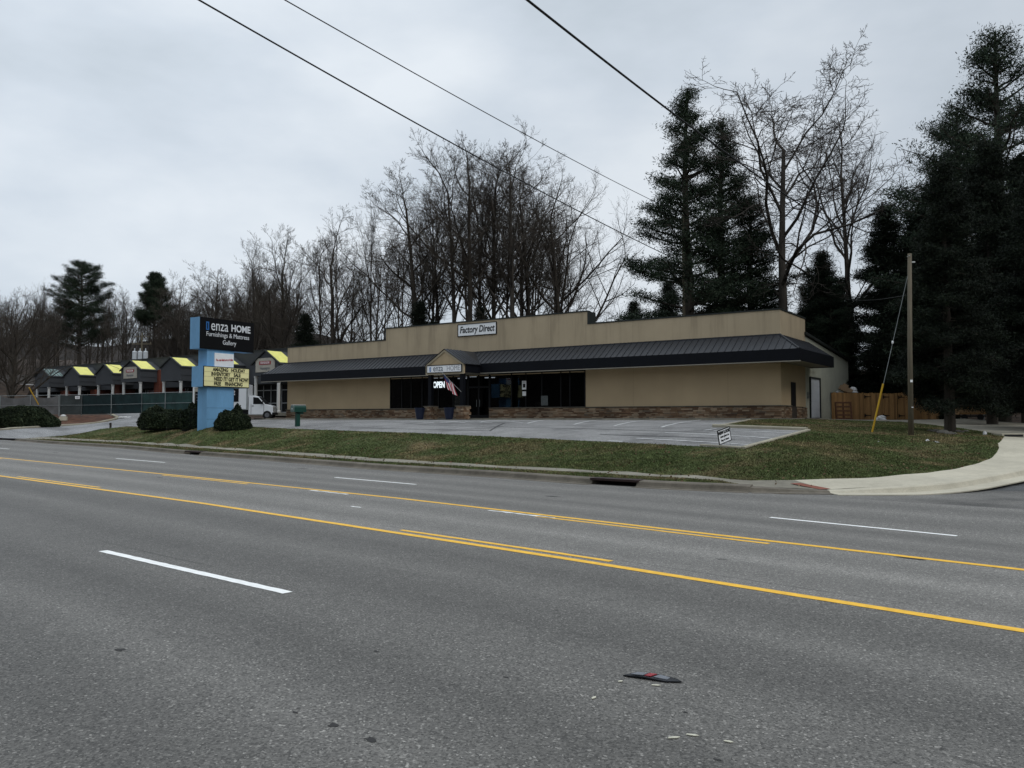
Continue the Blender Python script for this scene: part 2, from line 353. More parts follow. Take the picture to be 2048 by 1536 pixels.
for a, b_, wa, wb in zip(sx_, sx_[1:], (0, 1.2, 1.6, 1.0, 1.2), (1.2, 1.6, 1.0, 1.2, 6)):
    pass
R6 = lambda s: fCB(s) + float(np.interp(-s, [-sx_[0], -sx_[1], -sx_[3], 60], [-.3, 2.0, st(G(2048, 990))[1] - fCB(sx_[3]) + 1.6, 4]))
xt = strip_mesh('road_edge', [lambda s: fCB(s) - .4, R6], [s for s in np.arange(-70, sx_[0], 1.0)], -.012, asphalt('road_edge_asphalt', False, 1.1, (1.07, 1.02, .93))); tag(xt, kind='structure')
road = strip_mesh('road', lanes, ss, ROAD_Z, m_road); tag(road, kind='structure')
def ribbon(name, fn, s0, s1, wd, z, m, step=.5, rag=0.0, label=None):
    V = []; Fc = []; n = max(2, int((s1 - s0) / step) + 1)
    for i, s in enumerate(np.linspace(s0, s1, n)):
        for sg in (-.5, .5):
            x, y = xy(s, fn(s) + wd * sg + (random.uniform(-rag, rag))); V.append((x, y, z))
    for i in range(n - 1): Fc.append((2 * i, 2 * i + 2, 2 * i + 3, 2 * i + 1))
    b = MB(); b.add(V, Fc); return b
mk = MB()
def addm(b): mk.add(b.v, b.f)
S = lambda px, py: st(G(px, py))[0]
addm(ribbon('', fNY, -30, 90, .13, .004, None, .25, .004)); addm(ribbon('', fFY, -40, 120, .125, .004, None, .25, .004))
for a, b_ in (((200, 975), (45, 953)), ((1222, 1123), (805, 1060)), ((-300, 900), (-420, 890))):
    addm(ribbon('', lambda s: fNY(s) + .235, S(*a), S(*b_), .095, .004, None, .2, .008))
for a, b_ in (((500, 968), (330, 950)), ((1545, 1086), (1080, 1032)), ((25, 917), (-90, 905))):
    addm(ribbon('', lambda s: fFY(s) - .235, S(*a), S(*b_), .09, .004, None, .2, .008))
o = mk.build('yellow_lines', m_yel); tag(o, kind='structure')
mk = MB()
for a, b_ in (((576, 1186), (205, 1102)),): addm(ribbon('', fNW, S(*a), S(*b_), .115, .004, None, .12, .006))
for a, b_ in (((330, 925), (232, 917)), ((832, 969), (670, 955)), ((1914, 1072), (1540, 1035)), ((22, 898), (-70, 888))): addm(ribbon('', fFW, S(*a), S(*b_), .105, .004, None, .2, .005))
addm(ribbon('', lambda s: fFY(s) - .18, S(1110, 1036), S(985, 1020), .07, .004, None, .15, .03))
addm(ribbon('', lambda s: fFY(s) - .18, S(705, 988), S(630, 980), .07, .004, None, .15, .03))
for px, py, l in ((712, 1014, .35),):
    s0, t0 = st(G(px, py)); addm(ribbon('', lambda s, t0=t0: t0, s0 - l / 2, s0 + l / 2, .06, .004, None, .05, .02))
o = mk.build('white_lines', m_white); tag(o, kind='structure')

# ------------------------------------------------------------------ building frames
RZ = -math.atan2(.5704, .8214)
C0 = Vector((15.13, 45.0, 1.70))
def FB(x, y, z=0): # building frame -> world: x right along front, y back, z up
    return C0 + Vector((.8214 * x + .5704 * y, -.5704 * x + .8214 * y, z))
LEN = 42.0

# ------------------------------------------------------------------ ground height field from control points
ctl = []
def cp(p): ctl.append((p[0], p[1], p[2])); return (p[0], p[1])
A = [(-120, 876.5), (30, 881), (100, 887), (250, 896.6), (375, 908.5), (500, 917.6), (750, 938), (1000, 954.5), (1200, 969.6), (1350, 978), (1500, 984.5), (1660, 986), (1760, 986), (1821, 985.5)]
A_xy = [tuple(G(x, y, 0)[:2]) for x, y in A]; cp(G(1821, 985.5, 0))
AR = [(1901, 980, .015), (1960, 971, .04), (2048, 953.8, .10)]
AR_xy = [cp(G(*p)) for p in AR]; AR_xy += [cp((AR_xy[-1][0] + 5.5, AR_xy[-1][1] + 5.2, .45)), cp((AR_xy[-1][0] + 16, AR_xy[-1][1] + 16, 1.1))]
SF = [(40, 877.2), (100, 878.6), (250, 885), (500, 902.7), (750, 922.5), (1000, 936), (1200, 946.4), (1440, 961)]
SB = [(88, 874), (250, 882.6), (500, 899), (750, 916.6), (1000, 931.7), (1200, 942), (1464, 958.6), (1500, 961)]
SF_xy = [cp(G(x, y, .16)) for x, y in SF]; SB_xy = [cp(G(x, y, .16)) for x, y in SB]
CBK = [(1590, 960.5, .17), (1750, 958, .20), (1850, 947, .25), (1910, 939, .28), (1955, 928, .34), (1982, 917, .42), (1998, 900, .65), (1996, 886, .85)]
CBK_xy = [cp(G(*p)) for p in CBK]
# lawn rear edge against driveway and lot
LB = [(205, 857.5, .85), (252, 853, 1.0), (440, 855.5, 1.05), (500, 855, 1.09), (560, 856, 1.15), (880, 868, 1.0), (1200, 883, .85), (1482, 897, .78)]
LB_xy = [cp(G(*p)) for p in LB]
LR = [G(1614, 861, 1.23), G(1427, 854, 1.337)]; LR_xy = [cp(p) for p in LR]
lot_c = P(1499, 837, 44); lot_c.z = 1.58; LRc = cp(lot_c)
lot_back = [cp(FB(-x, -2.2, -.12)) for x in (3, 12, 22, 32, 42)]
LOTL = [cp(G(500, 838, 1.55)), cp((-26, 74, 1.75))]
# driveway edges and mulch island
DI = [(-120, 866, .35), (0, 860, .75), (60, 856, .85), (160, 850, 1.05), (215, 843.5, 1.35), (240, 838, 1.6), (243, 833, 1.85), (225, 829.5, 2.03)]
DI_xy = [cp(G(*p)) for p in DI]
IS = [G(120, 829, 2.05), G(20, 830, 2.0), G(-120, 832, 1.9)]; IS_xy = [cp(p) for p in IS]
DB = [cp(P(290, 826, 77)), cp(P(395, 822, 76))]; ctl[-2] = (*DB[0], 2.15); ctl[-1] = (*DB[1], 2.1)
# right-hand concrete
WK = [(1614, 838.5, 1.628), (1700, 841, 1.555), (1800, 844, 1.47), (1900, 854, 1.27), (1960, 862, 1.12), (2010, 872, .98)]
WK_xy = [cp(G(*p)) for p in WK]
DWR = [cp(P(2200, 884, 29)), cp(P(2200, 850, 42)), cp(P(1990, 846, 50)), cp(P(1870, 842, 53))]
for i, z in enumerate((.95, 1.25, 1.35, 1.48)): ctl[-4 + i] = (*DWR[i], z)
WB_xy = [cp(FB(8, 11, -.03)), cp(FB(1.5, 17, -.03)), cp(FB(0.2, 5, -.02)), cp(FB(.2, -2.0, -.03))]
for px, py, Yy in ((320, 853.5, 55), (390, 854, 50.5), (430, 855, 47.5), (466, 855, 47), (398, 855.5, 47.8), (418, 856, 46.6), (445, 856, 46.2), (405, 854.5, 49.5)): ctl.append(tuple(P(px, py, Yy)))
for px, py, z in ((1821, 872, .98), (1745, 864, 1.12), (1890, 864, 1.14), (1650, 900, .75), (1550, 930, .45), (1750, 920, .48), (1900, 900, .62), (1450, 930, .42), (1300, 905, .62), (1000, 897, .58), (700, 880, .72), (1640, 868, 1.12), (1700, 852, 1.33)): cp(G(px, py, z))
for x, y, z in ((-60, 130, 9), (-110, 130, 10), (-30, 120, 7), (0, 120, 6.5), (40, 120, 6), (80, 110, 7), (-140, 100, 8), (-100, 95, 4), (-60, 92, 2.3), (-30, 92, 2.2), (10, 80, 2.4), (30, 75, 2.4), (55, 70, 3), (35, 55, 1.8), (60, 50, 2.2), (-200, 200, 18), (-100, 200, 16), (0, 200, 12), (100, 200, 14), (200, 150, 14), (-90, 60, .6), (-150, 60, 1)): ctl.append((x, y, z))
for x in (0, -14, -28, -42): ctl.append(tuple(FB(x, 17, -.1))); ctl.append(tuple(FB(x, 4, -.1)))
def off_line(pts, d):
    r = []
    for i, p in enumerate(pts):
        a = Vector(pts[max(0, i - 1)]); b = Vector(pts[min(len(pts) - 1, i + 1)]); t = (b - a).normalized(); r.append((p[0] - t[1] * d, p[1] + t[0] * d))
    return r
CKZ = list(zip(off_line(A_xy + AR_xy, .30), [.15] * 10 + [.12, .05, .115, .148, .168, .19, .25, .6, 1.25]))
for p, z in CKZ: ctl.append((p[0], p[1], z))
def dens(pts):
    for a, b in zip(pts, pts[1:]):
        if len(a) < 3 or len(b) < 3: continue
        a = Vector(a); b = Vector(b); n = int((b.xy - a.xy).length / 1.5)
        for i in range(1, n): ctl.append(tuple(a.lerp(b, i / n)))
dens([G(1821, 985.5, 0)] + [G(*p) for p in AR]); dens([Vector((*p, z)) for p, z in CKZ]); dens([G(x, y, .16) for x, y in SF]); dens([G(x, y, .16) for x, y in SB] + [G(*p) for p in CBK])
dens([G(*p) for p in LB] + LR + [lot_c]); dens([G(*p) for p in DI]); dens([G(*p) for p in WK]); dens([FB(-x, -2.2, -.12) for x in (3, 42)])
ctl = np.array(ctl, float)
_, ui = np.unique(np.round(ctl[:, :2], 1), axis=0, return_index=True); ctl = ctl[ui]
D_ = np.linalg.norm(ctl[:, None, :2] - ctl[None, :, :2], axis=2)
Wt = np.linalg.solve(np.block([[D_, np.ones((len(ctl), 1))], [np.ones((1, len(ctl))), np.zeros((1, 1))]]), np.append(ctl[:, 2], 0))
def hz(x, y):
    p = np.atleast_2d(np.stack([np.asarray(x, float), np.asarray(y, float)], -1))
    r = np.linalg.norm(p[:, None, :] - ctl[None, :, :2], axis=2) @ Wt[:-1] + Wt[-1]
    return r
def h1(x, y): return float(hz(x, y)[0])

def off_line(pts, d):
    """offset an XY polyline away from the road"""
    r = []
    for i, p in enumerate(pts):
        a = Vector(pts[max(0, i - 1)]); b = Vector(pts[min(len(pts) - 1, i + 1)]); t = (b - a).normalized(); n = Vector((-t[1], t[0])) 
        if i > 0 and False: pass
        r.append((p[0] + n[0] * d, p[1] + n[1] * d))
    return r
def resample(pts, step):
    out = [Vector(pts[0]).to_2d()]
    for a, b in zip(pts, pts[1:]):
        a = Vector(a[:2]); b = Vector(b[:2]); n = max(1, int((b - a).length / step))
        out += [a.lerp(b, (i + 1) / n) for i in range(n)]
    return [tuple(p) for p in out]
def smooth_line(pts, it=2):
    pts = [Vector(p[:2]) for p in pts]
    for _ in range(it):
        q = [pts[0]]
        for a, b in zip(pts, pts[1:]): q += [a.lerp(b, .25), a.lerp(b, .75)]
        pts = q + [pts[-1]]
    return [tuple(p) for p in pts]
# A runs left -> right; away from the road is to the left of travel (n = (-ty, tx))
kerb_line = A_xy + AR_xy
CK = off_line(kerb_line, .30)
nA = len(A_xy)
right_edge = [cp_ for cp_ in [xy(st(AR_xy[0])[0] - 1.2, st(A_xy[-1])[1] - .5)]]
R_ = []
CBKs = smooth_line([SB_xy[-1]] + CBK_xy, 2)
dom = ([(CK[0][0] - .727 * 150, CK[0][1] + .686 * 150)] + CK[:nA] + [A_xy[-1]] + [G(2048, 990)[:2], (30, 9), (75, 20), (90, 40), (120, 90), (150, 240), (-230, 240)])
isl0 = kerb_line[1]
regions = [
    ('side_street', [A_xy[-1]] + AR_xy + [(90, 92), (95, 40), (75, 20), (30, 9), tuple(G(2048, 990)[:2])], m_side, 0),
    ('strip', CK[1:10] + [CK[10]] + [SF_xy[-1]] + SF_xy[::-1][1:], m_lawn, 0),
    ('sidewalk', SF_xy + [CK[10], CK[11], CBK_xy[0]] + SB_xy[::-1], m_walk, 0),
    ('corner_pavement', [SB_xy[-1]] + CBKs[1:] + [WK_xy[-1], DWR[0]] + [tuple(Vector(off_line(kerb_line, .3)[i])) for i in (-1, -2, -3, -4, -5)] + [CK[nA - 1], CK[nA - 2], CK[nA - 3]], m_conc_new, 0),
    ('concrete_drive', WK_xy + [DWR[0], DWR[1], DWR[2], DWR[3], WB_xy[0], WB_xy[2], WB_xy[3]], m_walk, 0),
    ('lawn', SB_xy[:] + CBKs[1:] + WK_xy[::-1] + [WB_xy[3], LRc] + LR_xy[::-1] + LB_xy[::-1], m_lawn, 0),
    ('parking_lot', LB_xy[2:] + LR_xy + [LRc] + lot_back + [LOTL[1], LOTL[0], DB[1]], m_lot, 0),
    ('driveway', [kerb_line[0], CK[0], CK[1], SF_xy[0], SF_xy[1], SB_xy[0]] + LB_xy[:3] + [DB[1], LOTL[0], LOTL[1], (-30, 84), (-60, 100)] + DI_xy[::-1], m_drive, 0),
    ('mulch_bed', DI_xy + IS_xy, m_mulch, 0),
]
def inside(pt, poly):
    x, y = pt; c = False; n = len(poly); j = n - 1
    for i in range(n):
        xi, yi = poly[i][0], poly[i][1]; xj, yj = poly[j][0], poly[j][1]
        if (yi > y) != (yj > y) and x < (xj - xi) * (y - yi) / (yj - yi) + xi: c = not c
        j = i
    return c
vs = []; es = []
def addpoly(poly, step=1.0):
    r = resample(list(poly) + [poly[0]], step)[:-1]; k = len(vs); vs.extend(Vector(p[:2]) for p in r)
    es.extend((k + i, k + (i + 1) % len(r)) for i in range(len(r)))
for nm, pl, m, _ in regions: addpoly(pl)
addpoly(dom, 4)
def gridpts(x0, x1, y0, y1, s):
    for x in np.arange(x0, x1, s):
        for y in np.arange(y0, y1, s): vs.append(Vector((x + random.uniform(-.3, .3) * s, y + random.uniform(-.3, .3) * s)))
gridpts(-45, 30, 17, 48, .9); gridpts(-60, 40, 48, 85, 2.2); gridpts(-200, 140, 85, 235, 7); gridpts(-200, -60, 50, 85, 6); gridpts(40, 120, 20, 85, 6)
cv, ce, cf = delaunay_2d_cdt(vs, es, [], 0, 1e-4)[:3]
cv = np.array([tuple(v) for v in cv]); Z = hz(cv[:, 0], cv[:, 1])
# gentle unevenness, none on the kerb side
tris = {nm: [] for nm, *_ in regions}; tris['ground'] = []
for f in cf:
    c = cv[list(f)].mean(axis=0)
    if not inside(c, dom): continue
    for nm, pl, m, _ in regions:
        if inside(c, pl): tris[nm].append(f); break
    else: tris['ground'].append(f)
V3 = np.column_stack([cv, Z])
bvh_v = [tuple(v) for v in V3]; allf = [tuple(f) for k in tris.values() for f in k]
BV = BVHTree.FromPolygons([Vector(v) for v in bvh_v], allf)
def hit(px, py):
    r = ray(px, py).normalized(); p = BV.ray_cast(CAM, r)[0]
    return p if p is not None else G(px, py, 0)
def tri_mesh(name, fs, m):
    fs = np.array(fs); u, inv = np.unique(fs.ravel(), return_inverse=True)
    o = np_mesh(name, V3[u], inv.reshape(-1, 3), m, None, True); return o
mats = {nm: m for nm, pl, m, _ in regions}; mats['ground'] = m_litter
NAMES = {'strip': 'grass_verge', 'concrete_drive': 'concrete_driveway'}
for nm, fs in tris.items():
    if fs: tag(tri_mesh(NAMES.get(nm, nm), fs, mats[nm]), kind='structure')
far = MB(); far.quad((-1500, -1500, -1.2), (1500, -1500, -1.2), (1500, 1500, -1.2), (-1500, 1500, -1.2)); tag(far.build('ground_plain', m_litter), kind='structure')
vg = MB(); q = [xy(s, lanes[0](s)) for s in (-70, 0, 60, 194)]; q2 = [xy(s, lanes[0](s) - 60) for s in (-70, 0, 60, 194)]
for i in range(3): vg.quad((*q[i], -.01), (*q[i + 1], -.01), (*q2[i + 1], 1.5), (*q2[i], 1.5))
tag(vg.build('near_verge', m_lawn), kind='structure')
# unseen rise added on the camera's own side so the shop glass reflects dark
rs = MB()
for i, s in enumerate(np.arange(-110, 210, 20)):
    for t, z in ((-62, 1), (-75, 14), (-95, 22)): rs.v.append((*xy(s, t), z + random.uniform(-1.5, 2.5) * (z > 1)))
for i in range(15):
    for k in range(2): rs.f.append((3 * i + k, 3 * i + k + 1, 3 * i + k + 4, 3 * i + k + 3))
tag(rs.build('added_hill', m_hill, smooth=True), kind='structure')
# far hills
hb = MB(); xs = list(np.arange(-420, 460, 20))
def ridge(x): return 24 + 3 * math.sin(x * .013 + 1) + 3 * math.sin(x * .05) + (12 if x < -90 else max(0, 12 * (-20 - x) / 70) if x < -20 else 0)
for x in xs:
    for y, k in ((225, .45), (270, .8), (330, 1.0)): hb.v.append((x, y, ridge(x) * k * (.8 if x > -40 else 1.0)))
for i in range(len(xs) - 1):
    for k in range(2): hb.f.append((3 * i + k, 3 * i + 3 + k, 3 * i + 4 + k, 3 * i + 1 + k))
tag(hb.build('hills', m_hill, smooth=True), kind='structure')

# kerbs swept along the edge
def kh(p): return float(np.interp(1024 + F * p[0] / p[1], [1440, 1500, 1590, 1660, 1700, 1760, 1821], [1, .8, .45, .33, .45, .77, 1]))
def sweep(pts, prof, zf, name, m, zs=None):
    b = MB(); n = len(prof)
    for i, p in enumerate(pts):
        a = Vector(pts[max(0, i - 1)]); c = Vector(pts[min(len(pts) - 1, i + 1)]); t = (c - a).normalized(); nn = Vector((-t[1], t[0]))
        for o_, z in prof: b.v.append((p[0] + nn[0] * o_, p[1] + nn[1] * o_, z * (zs(p) if zs and z > .01 else 1) + zf(p)))
    for i in range(len(pts) - 1):
        for k in range(n - 1): b.f.append((i * n + k, (i + 1) * n + k, (i + 1) * n + k + 1, i * n + k + 1))
    b.f.append(tuple(range(n))[::-1]); b.f.append(tuple((len(pts) - 1) * n + k for k in range(n)))
    return tag(b.build(name, m), kind='structure')
kprof = [(-.28, -.02), (-.28, .006), (-.03, .012), (0, .05), (.03, .125), (.07, .145), (.16, .15), (.31, .16), (.31, -.1)]
kA = resample(A_xy[1:11], 1.0)
k1, k2 = [], []
def cut(pts, px0, px1):  # gap for the inlets
    out, cur = [], []
    for p in pts:
        x = 1024 + F * p[0] / p[1]
        if px0 < x < px1:
            if cur: out.append(cur); cur = []
        else: cur.append(p)
    if cur: out.append(cur)
    return out
kA = resample(A_xy[1:11], .25)
segs = []
for sg in cut(kA, 373, 398): segs += cut(sg, 1198, 1258)
for sg in segs: sweep(sg, kprof, lambda p: 0.0, 'kerb', m_conc)
kprof2 = [(-.48, -.02), (-.48, .006), (-.03, .012), (0, .06), (.03, .12), (.08, .145), (.31, .15), (.31, -.1)]
# dropped kerb then the pale new kerb round the corner
def kz(p): return float(np.interp(p[0], [A_xy[-1][0]] + [q[0] for q in AR_xy], [0, .03, .07, .14, .50, 1.15]))
sweep(resample(A_xy[10:12], .3), kprof, lambda p: 0.0, 'dropped_kerb', m_conc, kh)
sweep(resample(smooth_line(A_xy[11:] + AR_xy, 2), .4), kprof2, kz, 'new_kerb', m_conc_new, kh)
# lot kerbs
kp = [(-.13, -.1), (-.13, .04), (-.11, .06), (.0, .06), (.02, .04), (.02, -.1)]
m_lk = concrete('lot_kerb_concrete', (.38, .35, .27), .3)
def lotk(pts, name='lot_kerb', m=m_lk, prof=kp): return sweep(resample(pts, 1.0), prof, lambda p: h1(*p), name, m)
lotk([LB_xy[-1], LR_xy[0]]); lotk([LR_xy[0], LR_xy[1]], prof=[(-.15, -.1), (-.15, .08), (-.12, .12), (.12, .12), (.15, .08), (.15, -.1)]); lotk([LR_xy[1], LRc])
lotk(list(reversed([tuple(G(1400, 892.5, .80)[:2]), LB_xy[-1]])))
lotk(smooth_line(DI_xy[1:], 2), prof=[(-.05, -.1), (-.05, .10), (0, .14), (.25, .14), (.3, .1), (.3, -.1)])
tpd = [hit(*q) for q in ((1580, 968), (1600, 967), (1662, 983.5), (1640, 984))]
tb_ = MB(); tb_.quad(*[(q.x, q.y, h1(q.x, q.y) + .012) for q in tpd]); tag(tb_.build('tactile_paving', concrete('brick_red_paving', (.26, .10, .07), .3)), kind='structure')
# ------------------------------------------------------------------ parking stripes and walkway
ps = MB()
def stripe(p0, p1, wd=.11):
    a, b = hit(*p0), hit(*p1); t = (b - a).xy.normalized(); n = Vector((-t.y, t.x)) * wd / 2; k = max(2, int((b - a).length / .7))
    pv = []
    for i in range(k + 1):
        p = a.lerp(b, i / k)
        for sg in (1, -1):
            q = p.xy + n * sg; pv.append((q.x, q.y, h1(q.x, q.y) + .012))
    ps.add(pv, [(2 * i, 2 * i + 1, 2 * i + 3, 2 * i + 2) for i in range(k)])
for a, b in (((1323, 855), (1403, 840)), ((1228, 852.5), (1312, 839.7)), ((1148, 849.5), (1222, 839.5)), ((1055, 847), (1120, 839.5)), ((960, 845), (1020, 839.7)),
             ((1273, 877), (1502, 890.5)), ((1330, 866), (1545, 877.5)), ((1410, 861), (1432, 858)), ((1427, 862), (1590, 867)), ((1216, 882), (1245, 883.5)),
             ((775, 845), (815, 842.5)), ((820, 843), (868, 846)), ((870, 841.5), (930, 845.5)), ((930, 843.5), (985, 846)), ((985, 841), (1045, 845.5)), ((880, 846.5), (915, 843))): stripe(a, b)
tag(ps.build('parking_lines', M('worn_paint', (.58, .58, .57), .7, .3, 4)), kind='structure')
ps = MB()
for a, b in (((620, 847), (860, 850.5)), ((860, 850.5), (1180, 858)), ((1180, 858), (1420, 866)), ((700, 856), (980, 862)), ((980, 862), (1010, 846)), ((1200, 869), (1470, 879)), ((520, 843), (700, 845))): stripe(a, b, .07)
tag(ps.build('crack_sealant', M('tar', (.03, .03, .032), .6, .2)), kind='structure')
rs_ = MB(); rr_ = random.Random(5)
for px, py, l, wd in ((110, 905, .9, .10), (605, 937, 1.0, .12), (1107, 993, .55, .16), (1820, 1117, .35, .10), (662, 1046, .25, .10), (430, 962, .5, .05), (505, 965, .4, .05), (240, 1300, .10, .07), (668, 1451, .085, .06), (742, 1480, .085, .06), (752, 1303, .07, .03), (590, 1425, .05, .02), (1012, 1355, .05, .02), (1370, 1425, .04, .02), (1435, 1520, .05, .025), (320, 955, .35, .07)):
    c_ = G(px, py); n_ = 11; pts = []
    for k in range(n_): w_ = 6.283 * k / n_; f_ = rr_.uniform(.6, 1.15); q = c_ + Vector((E_[0], E_[1], 0)) * (math.cos(w_) * l / 2 * f_) + Vector((Nn[0], Nn[1], 0)) * (math.sin(w_) * wd / 2 * f_); pts.append((q.x, q.y, .002))
    rs_.quad(*pts)
tag(rs_.build('road_scars', M('road_scar', (.035, .034, .033), .85, .3, 8)), kind='structure')
wk = MB(); wk.prism([FB(-43.5, -2.25, -.2), FB(1.2, -2.25, -.2), FB(1.2, 0.4, -.2), FB(-43.5, .4, -.2)], (0, 0, .19)); tag(wk.build('walkway', m_walk), kind='structure')

# ------------------------------------------------------------------ shop building
shop = thing('shop_building', C0, RZ, 'long low tan stucco shop with dark metal awning and stone base', 'building')
W0, W1 = -29.95, -12.57; D0, D1 = -22.3, -20.35; HS = 3.12
def part(b, name, m, parent=shop, **k): return b.build(name, m, parent, **k)
b = MB()
b.box(-42, W0, 0, .25, .68, 3.4); b.box(W1, 0, 0, .25, .68, 3.4); b.box(-42, 0, .003, .25, HS - .12, 4.6)
b.box(-42, -41.75, .25, 17, 0, 5.0)
b.box(-.25, 0, .25, 5.2, .68, 4.6)
o = part(b, 'wall', m_stucco_low)
b = MB(); b.box(-1.02, -.05, -.012, .0, .70, HS - .05); b.box(0, .012, .0, .8, .70, HS - .05); part(b, 'corner_pilaster', m_stucco_low)
# parapet (steps up in the middle)
b = MB(); b.box(-42, -30.4, -.02, .3, 4.6, 6.05); b.box(-30.4, -12.4, -.02, .3, 4.6, 6.95); b.box(-12.4, .02, -.02, .3, 4.6, 6.12); b.box(-.28, .02, .3, 5.2, 4.6, 6.12)
par = part(b, 'parapet', m_stucco)
b = MB(); b.box(-42.04, -30.4, -.06, .34, 6.05, 6.13); b.box(-30.44, -12.36, -.06, .34, 6.95, 7.03); b.box(-12.4, .06, -.06, .34, 6.12, 6.20); b.box(-.32, .06, .34, 5.24, 6.12, 6.20)
b.box(-30.47, -30.4, -.04, .32, 6.13, 6.95); b.box(-12.4, -12.25, -.04, .8, 6.20, 6.95); part(b, 'coping', m_trim, par)
# ledge stone base
def stones(x0, x1, z1=.66, face=-.06, side=False, x_off=0):
    b = MB(); z = 0.0
    while z < z1 - .03:
        hh = min(random.uniform(.055, .12), z1 - z); x = x0 + random.uniform(-.2, 0)
        while x < x1:
            l = random.uniform(.15, .55); a, c = max(x, x0), min(x + l, x1)
            if c - a > .03:
                d = random.uniform(0, .035)
                if not side: b.box(a, c - .012, face - d, .02, z, z + hh - .012)
                else: b.box(-.02 + x_off, .06 + d + x_off, a, c - .012, z, z + hh - .012)
            x += l
        z += hh
    return b
base = MB(); base.box(-42, D0, -.045, .24, -.05, .68); base.box(D1, 0, -.045, .24, -.05, .68); base.box(-.25, .045, .24, 3.2, -.05, .68)
bs = part(base, 'stone_base', m_mortar)
s1 = stones(-42.05, D0); s1.add(*(lambda q: (q.v, q.f))(stones(D1, .06))); s1.add(*(lambda q: (q.v, q.f))(stones(-.06, 1.9, side=True))); s1.add(*(lambda q: (q.v, q.f))(stones(3.0, 5.2, side=True)))
part(s1, 'ledge_stone', m_stone, bs)
b = MB(); b.box(-42.1, D0, -.12, .03, .68, .73); b.box(D1, .12, -.12, .03, .68, .73); b.box(.03, .12, .03, 1.9, .68, .73); part(b, 'stone_cap', m_conc, bs)
# awning: sloped standing seam roof with deep navy fascia, wraps the right-hand corner
AO = 1.43; TZ, EZ, BZ = 4.70, 3.74, 3.10; XL = -43.65; SB_ = 6.1
b = MB()
E0, E1, E2 = (XL, -AO), (AO, -AO), (AO, SB_)
b.quad((XL, -AO, EZ), (AO, -AO, EZ), (0, -.03, TZ), (XL + 1.2, -.03, TZ)); b.quad((AO, -AO, EZ), (AO, SB_, EZ), (.03, SB_, TZ), (0, -.03, TZ)); b.quad((XL, -AO, EZ), (XL + 1.2, -.03, TZ), (XL + 1.2, .5, TZ), (XL, .5, EZ))
sl = (TZ - EZ) / (AO - .03)
x = XL + .4
while x < AO:
    y1 = -.03 if x < 0 else -x; zt = EZ + (AO + y1) * sl
    if x < XL + 1.2: y1 = -AO + (x - XL) * 1.16; zt = EZ + (AO + y1) * sl
    b.add([(x - .018, -AO, EZ), (x + .018, -AO, EZ), (x + .018, y1, zt), (x - .018, y1, zt), (x - .012, -AO, EZ + .045), (x + .012, -AO, EZ + .045), (x + .012, y1, zt + .045), (x - .012, y1, zt + .045)],
          [(0, 1, 5, 4), (4, 5, 6, 7), (0, 4, 7, 3), (1, 2, 6, 5)]); x += .405
y = -AO + .4
while y < SB_:
    x1 = .03 if y > 0 else -y; zt = EZ + (AO - x1) * sl
    b.add([(AO, y - .018, EZ), (AO, y + .018, EZ), (x1, y + .018, zt), (x1, y - .018, zt), (AO, y - .012, EZ + .045), (AO, y + .012, EZ + .045), (x1, y + .012, zt + .045), (x1, y - .012, zt + .045)],
          [(0, 1, 5, 4), (4, 5, 6, 7), (0, 4, 7, 3), (1, 2, 6, 5)]); y += .405
b.tube([(AO, -AO, EZ + .03), (0, -.03, TZ + .03)], .05, 6); b.box(XL + 1.2, 0, -.07, -.02, TZ - .03, TZ + .06)
aw = part(b, 'awning_roof', m_roof)
b = MB(); GX0, GX1, GY = -23.35, -20.1, -3.3
b.box(XL - .03, GX0, -AO - .05, -AO, BZ, EZ + .02); b.box(GX1, AO + .05, -AO - .05, -AO, BZ, EZ + .02); b.box(AO, AO + .05, -AO, SB_, BZ, EZ + .02); b.box(XL - .03, XL + .02, -AO, .5, BZ, EZ + .02); b.box(0.03, AO, SB_ - .05, SB_, BZ, EZ + .02)
b.prism([(AO, SB_, EZ), (.03, SB_, EZ), (.03, SB_, TZ)], (0, -.04, 0)); part(b, 'fascia', m_navy, aw)
b = MB(); b.box(XL, GX0 + .02, -AO, 0, BZ + .04, BZ + .07); b.box(GX1 - .02, AO, -AO, 0, BZ + .04, BZ + .07); b.box(0, AO, 0, SB_, BZ + .04, BZ + .07); b.box(GX0 + .1, GX1 - .1, GY + .1, 0, BZ - .02, BZ + .01); part(b, 'soffit', m_soffit, aw)
b = MB(); b.box(XL, GX0, -AO - .07, -AO - .03, BZ - .04, BZ + .01); b.box(GX1, AO + .07, -AO - .07, -AO - .03, BZ - .04, BZ + .01); part(b, 'drip_edge', m_soffit, aw)
# entrance gable
xm = (GX0 + GX1) / 2
gab = MB(); gab.prism([(GX0, GY, 3.02), (GX1, GY, 3.02), (GX1, GY, 3.66), (xm, GY, 4.60), (GX0, GY, 3.66)], (0, .16, 0)); gb = part(gab, 'entrance_gable', m_stucco_low)
b = MB(); w_ = .16
for a, c in (((GX0 - .05, 3.66), (xm, 4.70)), ((GX1 + .05, 3.66), (xm, 4.70))):
    b.prism([(a[0], GY - .06, a[1]), (c[0], GY - .06, c[1]), (c[0], GY - .06, c[1] - w_), (a[0], GY - .06, a[1] - w_)], (0, .058, 0))
b.box(GX0 - .05, GX1 + .05, GY - .055, GY - .003, 2.98, 3.12); b.box(GX0 - .05, GX0 + .08, GY - .05, GY - .003, 3.12, 3.6); b.box(GX1 - .08, GX1 + .05, GY - .05, GY - .003, 3.12, 3.6); part(b, 'gable_trim', M('gable_trim', (.40, .34, .24), .8, .06), gb)
b = MB()
